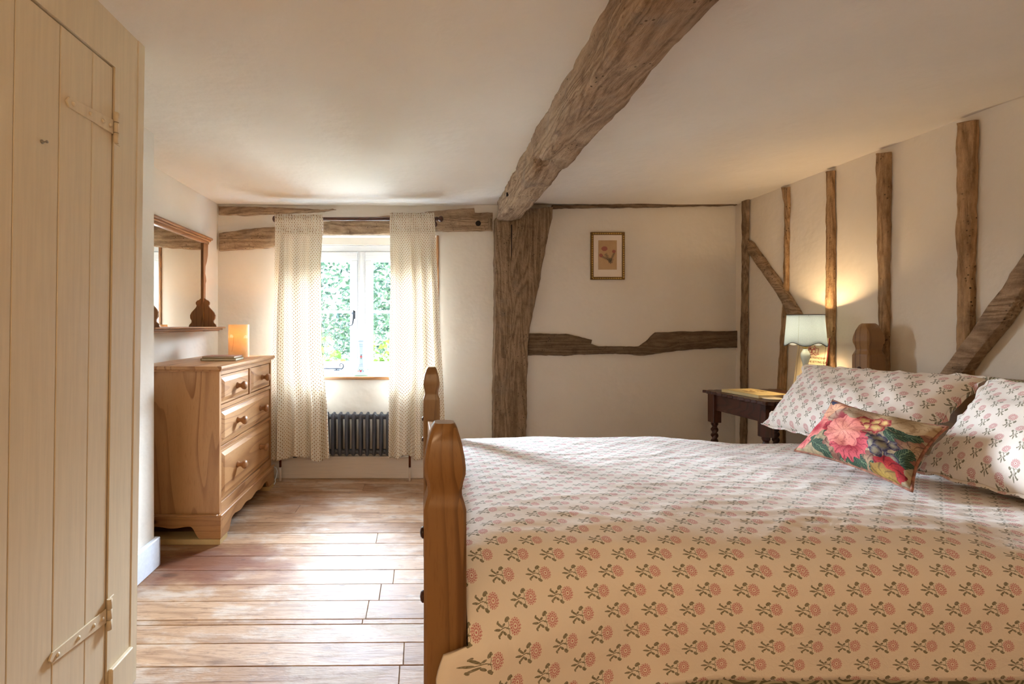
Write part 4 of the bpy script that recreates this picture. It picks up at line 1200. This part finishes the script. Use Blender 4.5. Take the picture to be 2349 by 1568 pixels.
# ---- duvet
ctrl = [(2.385, .34), (2.37, .46), (2.325, .55), (2.24, .586), (2.1, .606), (1.8, .624), (1.5, .641), (1.25, .656), (1.12, .656), (1.03, .642), (.975, .605), (.952, .555), (.944, .50), (.940, .45), (.938, .412)]
def catmull(ps, n):
    out = []
    for i in range(len(ps)-1):
        p0, p1, p2, p3 = ps[max(i-1, 0)], ps[i], ps[i+1], ps[min(i+2, len(ps)-1)]
        for j in range(n):
            t = j/n
            out.append(tuple(.5*((2*b_)+(-a+c)*t+(2*a-5*b_+4*c-d)*t*t+(-a+3*b_-3*c+d)*t**3) for a, b_, c, d in zip(p0, p1, p2, p3)))
    return out+[ps[-1]]
cp_ = catmull(ctrl, 24); acc = [0.0]
for a, c in zip(cp_, cp_[1:]): acc.append(acc[-1]+math.hypot(c[0]-a[0], c[1]-a[1]))
LV = acc[-1]
def prof_at(s):
    d = s*LV
    lo, hi = 0, len(acc)-1
    while hi-lo > 1:
        m_ = (lo+hi)//2
        if acc[m_] <= d: lo = m_
        else: hi = m_
    t = (d-acc[lo])/(acc[hi]-acc[lo]+1e-9)
    return cp_[lo][0]+(cp_[hi][0]-cp_[lo][0])*t, cp_[lo][1]+(cp_[hi][1]-cp_[lo][1])*t
UX0, UX1 = .089, 2.05
def duv(a, c):
    y, z = prof_at(c)
    bulge = .094*max(0, 1-a/.17)**1.2*max(0, min(1, (.635-z)/.11))
    yy = y-bulge
    x0 = .089-.060*max(0, min(1, (.862-yy)/.012))
    if y > 2.2: x0 = .089+.008*min(1, (y-2.2)/.04)
    x = x0+(UX1-x0)*a
    end = min(1, (x-x0)/.12)
    top = max(0, min(1, (y-1.0)/.12))*max(0, min(1, (2.34-y)/.12))
    sm = max(0, min(1, (x-1.1)/.35)); z -= .030*sm*sm*(3-2*sm)*max(0, min(1, (y-.97)/.1))
    z += top*(.009*nz(x*1.1, y*1.4, .3, 2.0)+.004*nz(x, y*1.5, 2.2, 5.0))
    z -= .03*(1-end)**2*top
    # soft creases fanning from the cushion and along the near shoulder
    r = nz(x*2.2+.6*y, y*5.5-.8*x, 1.0, 2.1); z += .0035*top*(1-min(1, abs(r)*5))
    r2 = nz(x*.9-y*.3, y*9+x*.8, 5.0, 1.8); z += .003*(1-min(1, abs(r2)*6))*max(0, 1-abs(y-1.10)/.22)
    if y < 1.03: y += -.008*max(0, nz(x*2.0, z*2, 3.1, 1.6))*min(1, (1.03-y)/.08)-.004*nz(x*3, z*6, 7.7, 2)*min(1, (1.03-y)/.08)
    y -= bulge
    drop = .06*max(0, 1-a/.25)*max(0, (c-.93)/.07)
    return Vector((x, y, z-drop))
mb = MB(); mb.grid(210, 190, duv, uv=lambda a, c: (a*(UX1-UX0), c*LV))
duvet = mb.build('duvet', M_duvet, recalc=True)
md = duvet.modifiers.new('thick', 'SOLIDIFY'); md.thickness = .010; md.offset = -1
if sum(p.normal.z for p in duvet.data.polygons) < 0: duvet.data.flip_normals()
tag(duvet, 'cream duvet with pink flower sprigs spread over the bed', 'duvet')
# ---- pillows
def pillow(name, c00, c10, c01, c11, thick, m, label, cat, group=None, fl=.0, up=True, piping=None, seed=0.0, pin=2.2):
    """corners: bottom-left, bottom-right, top-left, top-right as seen from the bed foot"""
    c00, c10, c01, c11 = map(Vector, (c00, c10, c01, c11))
    wd = ((c10-c00).length+(c11-c01).length)/2; ht = ((c01-c00).length+(c11-c10).length)/2
    nrm = (c10-c00).cross(c01-c00).normalized()
    def bil(u, v): return (c00*(1-u)+c10*u)*(1-v)+(c01*(1-u)+c11*u)*v
    def hgt(u, v):
        a, b_ = abs(2*u-1), abs(2*v-1)
        return (max(0, 1-a**pin)*max(0, 1-b_**pin))**.5
    def surf(side):
        def fn(u, v):
            # corners pulled out, sides slightly drawn in
            kk = 1 if up else 2.4
            uu = u+(u-.5)*.05*kk*(abs(2*v-1)**2-1); vv = v+(v-.5)*.06*kk*(abs(2*u-1)**2-1)
            h = hgt(u, v)
            w = .004*nz(u*3, v*3, seed, 2.0)*h*4+.0030*nz(u*wd*20+v*4, v*ht*20, seed+2)*(1.0-h*.4)
            fr = .006*math.sin((u+v)*40+seed)*(1-min(1, h*4)) if fl else 0
            return bil(uu, vv)+nrm*(side*thick*.5*h+w*side+fr)
        return fn
    mb = MB()
    uvf = (lambda u, v: (v*ht, -u*wd)) if up else (lambda u, v: (u*.42, v*.30))
    mb.grid(56, 44, surf(1), uv=uvf); mb.grid(56, 44, surf(-1), uv=uvf)
    o = mb.build(name, m, weld=.0004, recalc=True, smooth=True)
    tag(o, label, cat, group)
    f = surf(0)
    ring = [(k/40, 0) for k in range(40)]+[(1, k/30) for k in range(30)]+[(1-k/40, 1) for k in range(40)]+[(0, 1-k/30) for k in range(31)]
    if piping:
        mb = MB(); mb.tube([f(u, v) for u, v in ring], .004, 8, False); mb.build('piping', piping, o)
    if fl:
        mb = MB(); mb.uvl = mb.bm.loops.layers.uv.new('UVMap')
        n = len(ring)-1; cc = bil(.5, .5)
        def fg(a, c):
            i = min(n, int(round(a*n))); u, v = ring[i]; p = f(u, v)
            e = Vector(((u-.5), (v-.5), 0)); d = bil(u+(.5 if u in (0, 1) else 0)*(1 if u == 1 else -1)*.1, v+(.5 if v in (0, 1) else 0)*(1 if v == 1 else -1)*.1)-bil(u, v)
            d = d.normalized() if d.length > 1e-6 else (p-cc).normalized()
            return p+d*fl*c+nrm*(.0035*math.sin(i*.75+seed)*c+.003*math.sin(i*1.7)*c)
        mb.grid(n, 3, fg, uv=lambda a, c: ((ring[min(n, int(round(a*n)))][1])*ht+.02*c, -(ring[min(n, int(round(a*n)))][0])*wd))
        q = mb.build('flange', m, o); md = q.modifiers.new('thick', 'SOLIDIFY'); md.thickness = .0015
    return o
pillow('pillow', (1.62, 2.22, .652), (1.66, 1.60, .652), (1.845, 2.25, .925), (2.00, 1.665, .935), .17, M_pillow, 'sprigged pillow at the far side of the bed behind the floral cushion', 'pillow', 'sprigged pillows on the bed', fl=.011, seed=1.0)
pillow('pillow', (1.615, 1.535, .650), (1.64, .90, .648), (1.93, 1.60, .93), (1.95, .90, .945), .19, M_pillow, 'sprigged pillow at the near side of the bed, right of the floral cushion', 'pillow', 'sprigged pillows on the bed', fl=.011, seed=4.0)
pillow('pillow', (2.02, 1.78, .67), (2.02, 1.10, .67), (2.145, 1.77, .925), (2.145, 1.10, .925), .07, M_green, 'green patterned pillow behind the near sprigged pillow', 'pillow', None, seed=6.0)
cus = pillow('cushion', (1.43, 1.80, .640), (1.435, 1.375, .634), (1.615, 1.845, .825), (1.60, 1.43, .81), .11, M_chintz, 'rectangular cushion with big pink and red flowers leaning on the pillows', 'cushion', None, up=False, piping=plain('floral_piping', srgb(150, 96, 72), .8, var=.25, scale=60), seed=9.0, pin=2.6)

# ================================================================== GARDEN SEEN THROUGH THE WINDOW
def leaf_mat(name, c1, c2):
    m, g, b = mat(name)
    rnd = V(g, g.new('ShaderNodeNewGeometry').outputs['Random Per Island'])
    col = g.mix(rnd, c1, c2); g.put(b.inputs['Base Color'], col); b.inputs['Roughness'].default_value = .6
    t = g.new('ShaderNodeBsdfTranslucent'); g.put(t.inputs[0], col); mx_ = g.new('ShaderNodeMixShader'); mx_.inputs[0].default_value = .12; b.inputs['Specular IOR Level'].default_value = .1
    g.nt.links.new(b.outputs[0], mx_.inputs[1]); g.nt.links.new(t.outputs[0], mx_.inputs[2]); g.nt.links.new(mx_.outputs[0], g.out.inputs[0])
    return m
M_bark = plain('bark', srgb(90, 76, 62), .9, bump=.5)
LG = leaf_mat('blue_green_leaves', srgb(22, 40, 32), srgb(66, 84, 60))
LY = leaf_mat('yellow_green_leaves', srgb(42, 62, 20), srgb(98, 118, 42))
GZ = -2.4
mb = MB(); mb.box(-14, 14, W+.6, 26, GZ-.1, GZ)
structure(mb.build('ground_garden', leaf_mat('pale_bounce_ground', srgb(158, 152, 138), srgb(176, 170, 156))))  # unseen ground, made pale to bounce daylight up to the ceiling
def tree(x, y, z, rx, rz, n, size, m, label, name='garden_tree', cat='tree', hole=None):
    t = thing(name, (x, y, GZ), label, cat, 'garden trees and shrubs')
    mb = MB(); rng = random.Random(int(x*100+y*10))
    mb.tube([(x, y, GZ), (x+.05, y, (GZ+z)/2), (x, y, z)], [.09, .07, .03], 8)
    for k in range(9):
        a = rng.random()*2*PI; e = Vector((math.cos(a)*rx*.8, math.sin(a)*rx*.8, rng.uniform(-.4, .7)*rz))
        mb.tube([(x, y, z-rz*.4), Vector((x, y, z))+e*.5, Vector((x, y, z))+e], [.025, .016, .006], 6)
    mb.build('trunk', M_bark, t)
    mb = MB(); b = mb.bm
    for k in range(n):
        while True:
            p = Vector((rng.uniform(-1, 1), rng.uniform(-1, 1), rng.uniform(-1, 1)))
            if .35 < p.length < 1 and nz(p.x, p.y, p.z+x, 2.6) > -.12: break
        q = Vector((x+p.x*rx, y+p.y*rx, z+p.z*rz)); s = size*rng.uniform(.6, 1.3)
        R_ = Matrix.Rotation(rng.random()*2*PI, 3, 'Z') @ Matrix.Rotation(rng.uniform(-1.3, 1.3), 3, 'X') @ Matrix.Rotation(rng.uniform(-1.3, 1.3), 3, 'Y')
        vs = [b.verts.new(q+R_ @ Vector(v)) for v in ((-s, 0, 0), (0, -s*.45, s*.08), (s, 0, 0), (0, s*.45, s*.08))]
        b.faces.new(vs)
    mb.build('foliage', m, t)
tree(-2.8, 13.2, 1.5, 1.9, 2.1, 6000, .085, LG, 'blue-green tree showing through the left window pane')
tree(-.35, 9.8, 1.6, 1.25, 1.6, 4600, .065, LG, 'blue-green tree showing through the right window pane')
tree(-1.35, 6.0, .15, .6, .85, 1700, .06, LY, 'yellow-green shrub low in the left window pane', 'garden_shrub', 'shrub')
tree(-.62, 7.6, .0, .7, .95, 1800, .07, LY, 'yellow-green shrub low in the right window pane', 'garden_shrub', 'shrub')

# ================================================================== LIGHT
w = bpy.data.worlds.new('sky'); bpy.context.scene.world = w; w.use_nodes = True
g = Gr(w.node_tree); bg = w.node_tree.nodes['Background']
x, y, z = g.xyz('Generated')
up = g.step(z, .10, .42)                       # bright hazy sky on the garden side; left glow added to light right wall
side = g.step(y, -.05, .35)
glow = g.step(x*-1, .22, .75)*g.step(y, .02, .3)*g.step(z, -.02, .06)
g.put(bg.inputs[0], g.mix(up, (.78, .89, 1.0, 1), (.60, .78, 1.0, 1)))
g.put(bg.inputs[1], 3.0+side*(up*84+glow*80))
def portal(x0, x1, z0, z1, y, face):
    l = bpy.data.lights.new('window_portal', 'AREA'); l.shape = 'RECTANGLE'; l.size = x1-x0; l.size_y = z1-z0; l.cycles.is_portal = True
    o = bpy.data.objects.new('window_portal', l); C.objects.link(o); o.location = ((x0+x1)/2, y, (z0+z1)/2); o.rotation_euler = (face*PI/2, 0, 0)
portal(OX0, OX1, OZ0, 1.73, W+.24, -1)
# assumed warm fill light, added unseen behind the viewer; no lamp fixture built
point('ceiling_lamp_light', (-.1, -.75, 1.66), 8.5, (1, .74, .45), .16)

# ================================================================== CAMERA
cam = bpy.data.cameras.new('camera'); co = bpy.data.objects.new('camera', cam); C.objects.link(co)
co.location = (0, 0, H); co.rotation_euler = (PI/2, 0, 0)
cam.sensor_width = 36; cam.lens = F/2349*36; cam.shift_x = (2349/2-CX)/2349; cam.shift_y = -(1568/2-CY)/2349; cam.clip_start = .02
sc = bpy.context.scene; sc.camera = co
sc.view_settings.view_transform = 'Standard'; sc.view_settings.look = 'None'; sc.view_settings.gamma = 1; sc.view_settings.use_curve_mapping = False
sc.view_settings.exposure = 1.52
sc.cycles.time_limit = 1100
sc.cycles.use_adaptive_sampling = True; sc.cycles.adaptive_threshold = 0.04
sc.cycles.max_bounces = 8; sc.cycles.diffuse_bounces = 4; sc.cycles.glossy_bounces = 3; sc.cycles.transparent_max_bounces = 12
sc.cycles.sample_clamp_indirect = 6; sc.cycles.caustics_reflective = False; sc.cycles.caustics_refractive = False
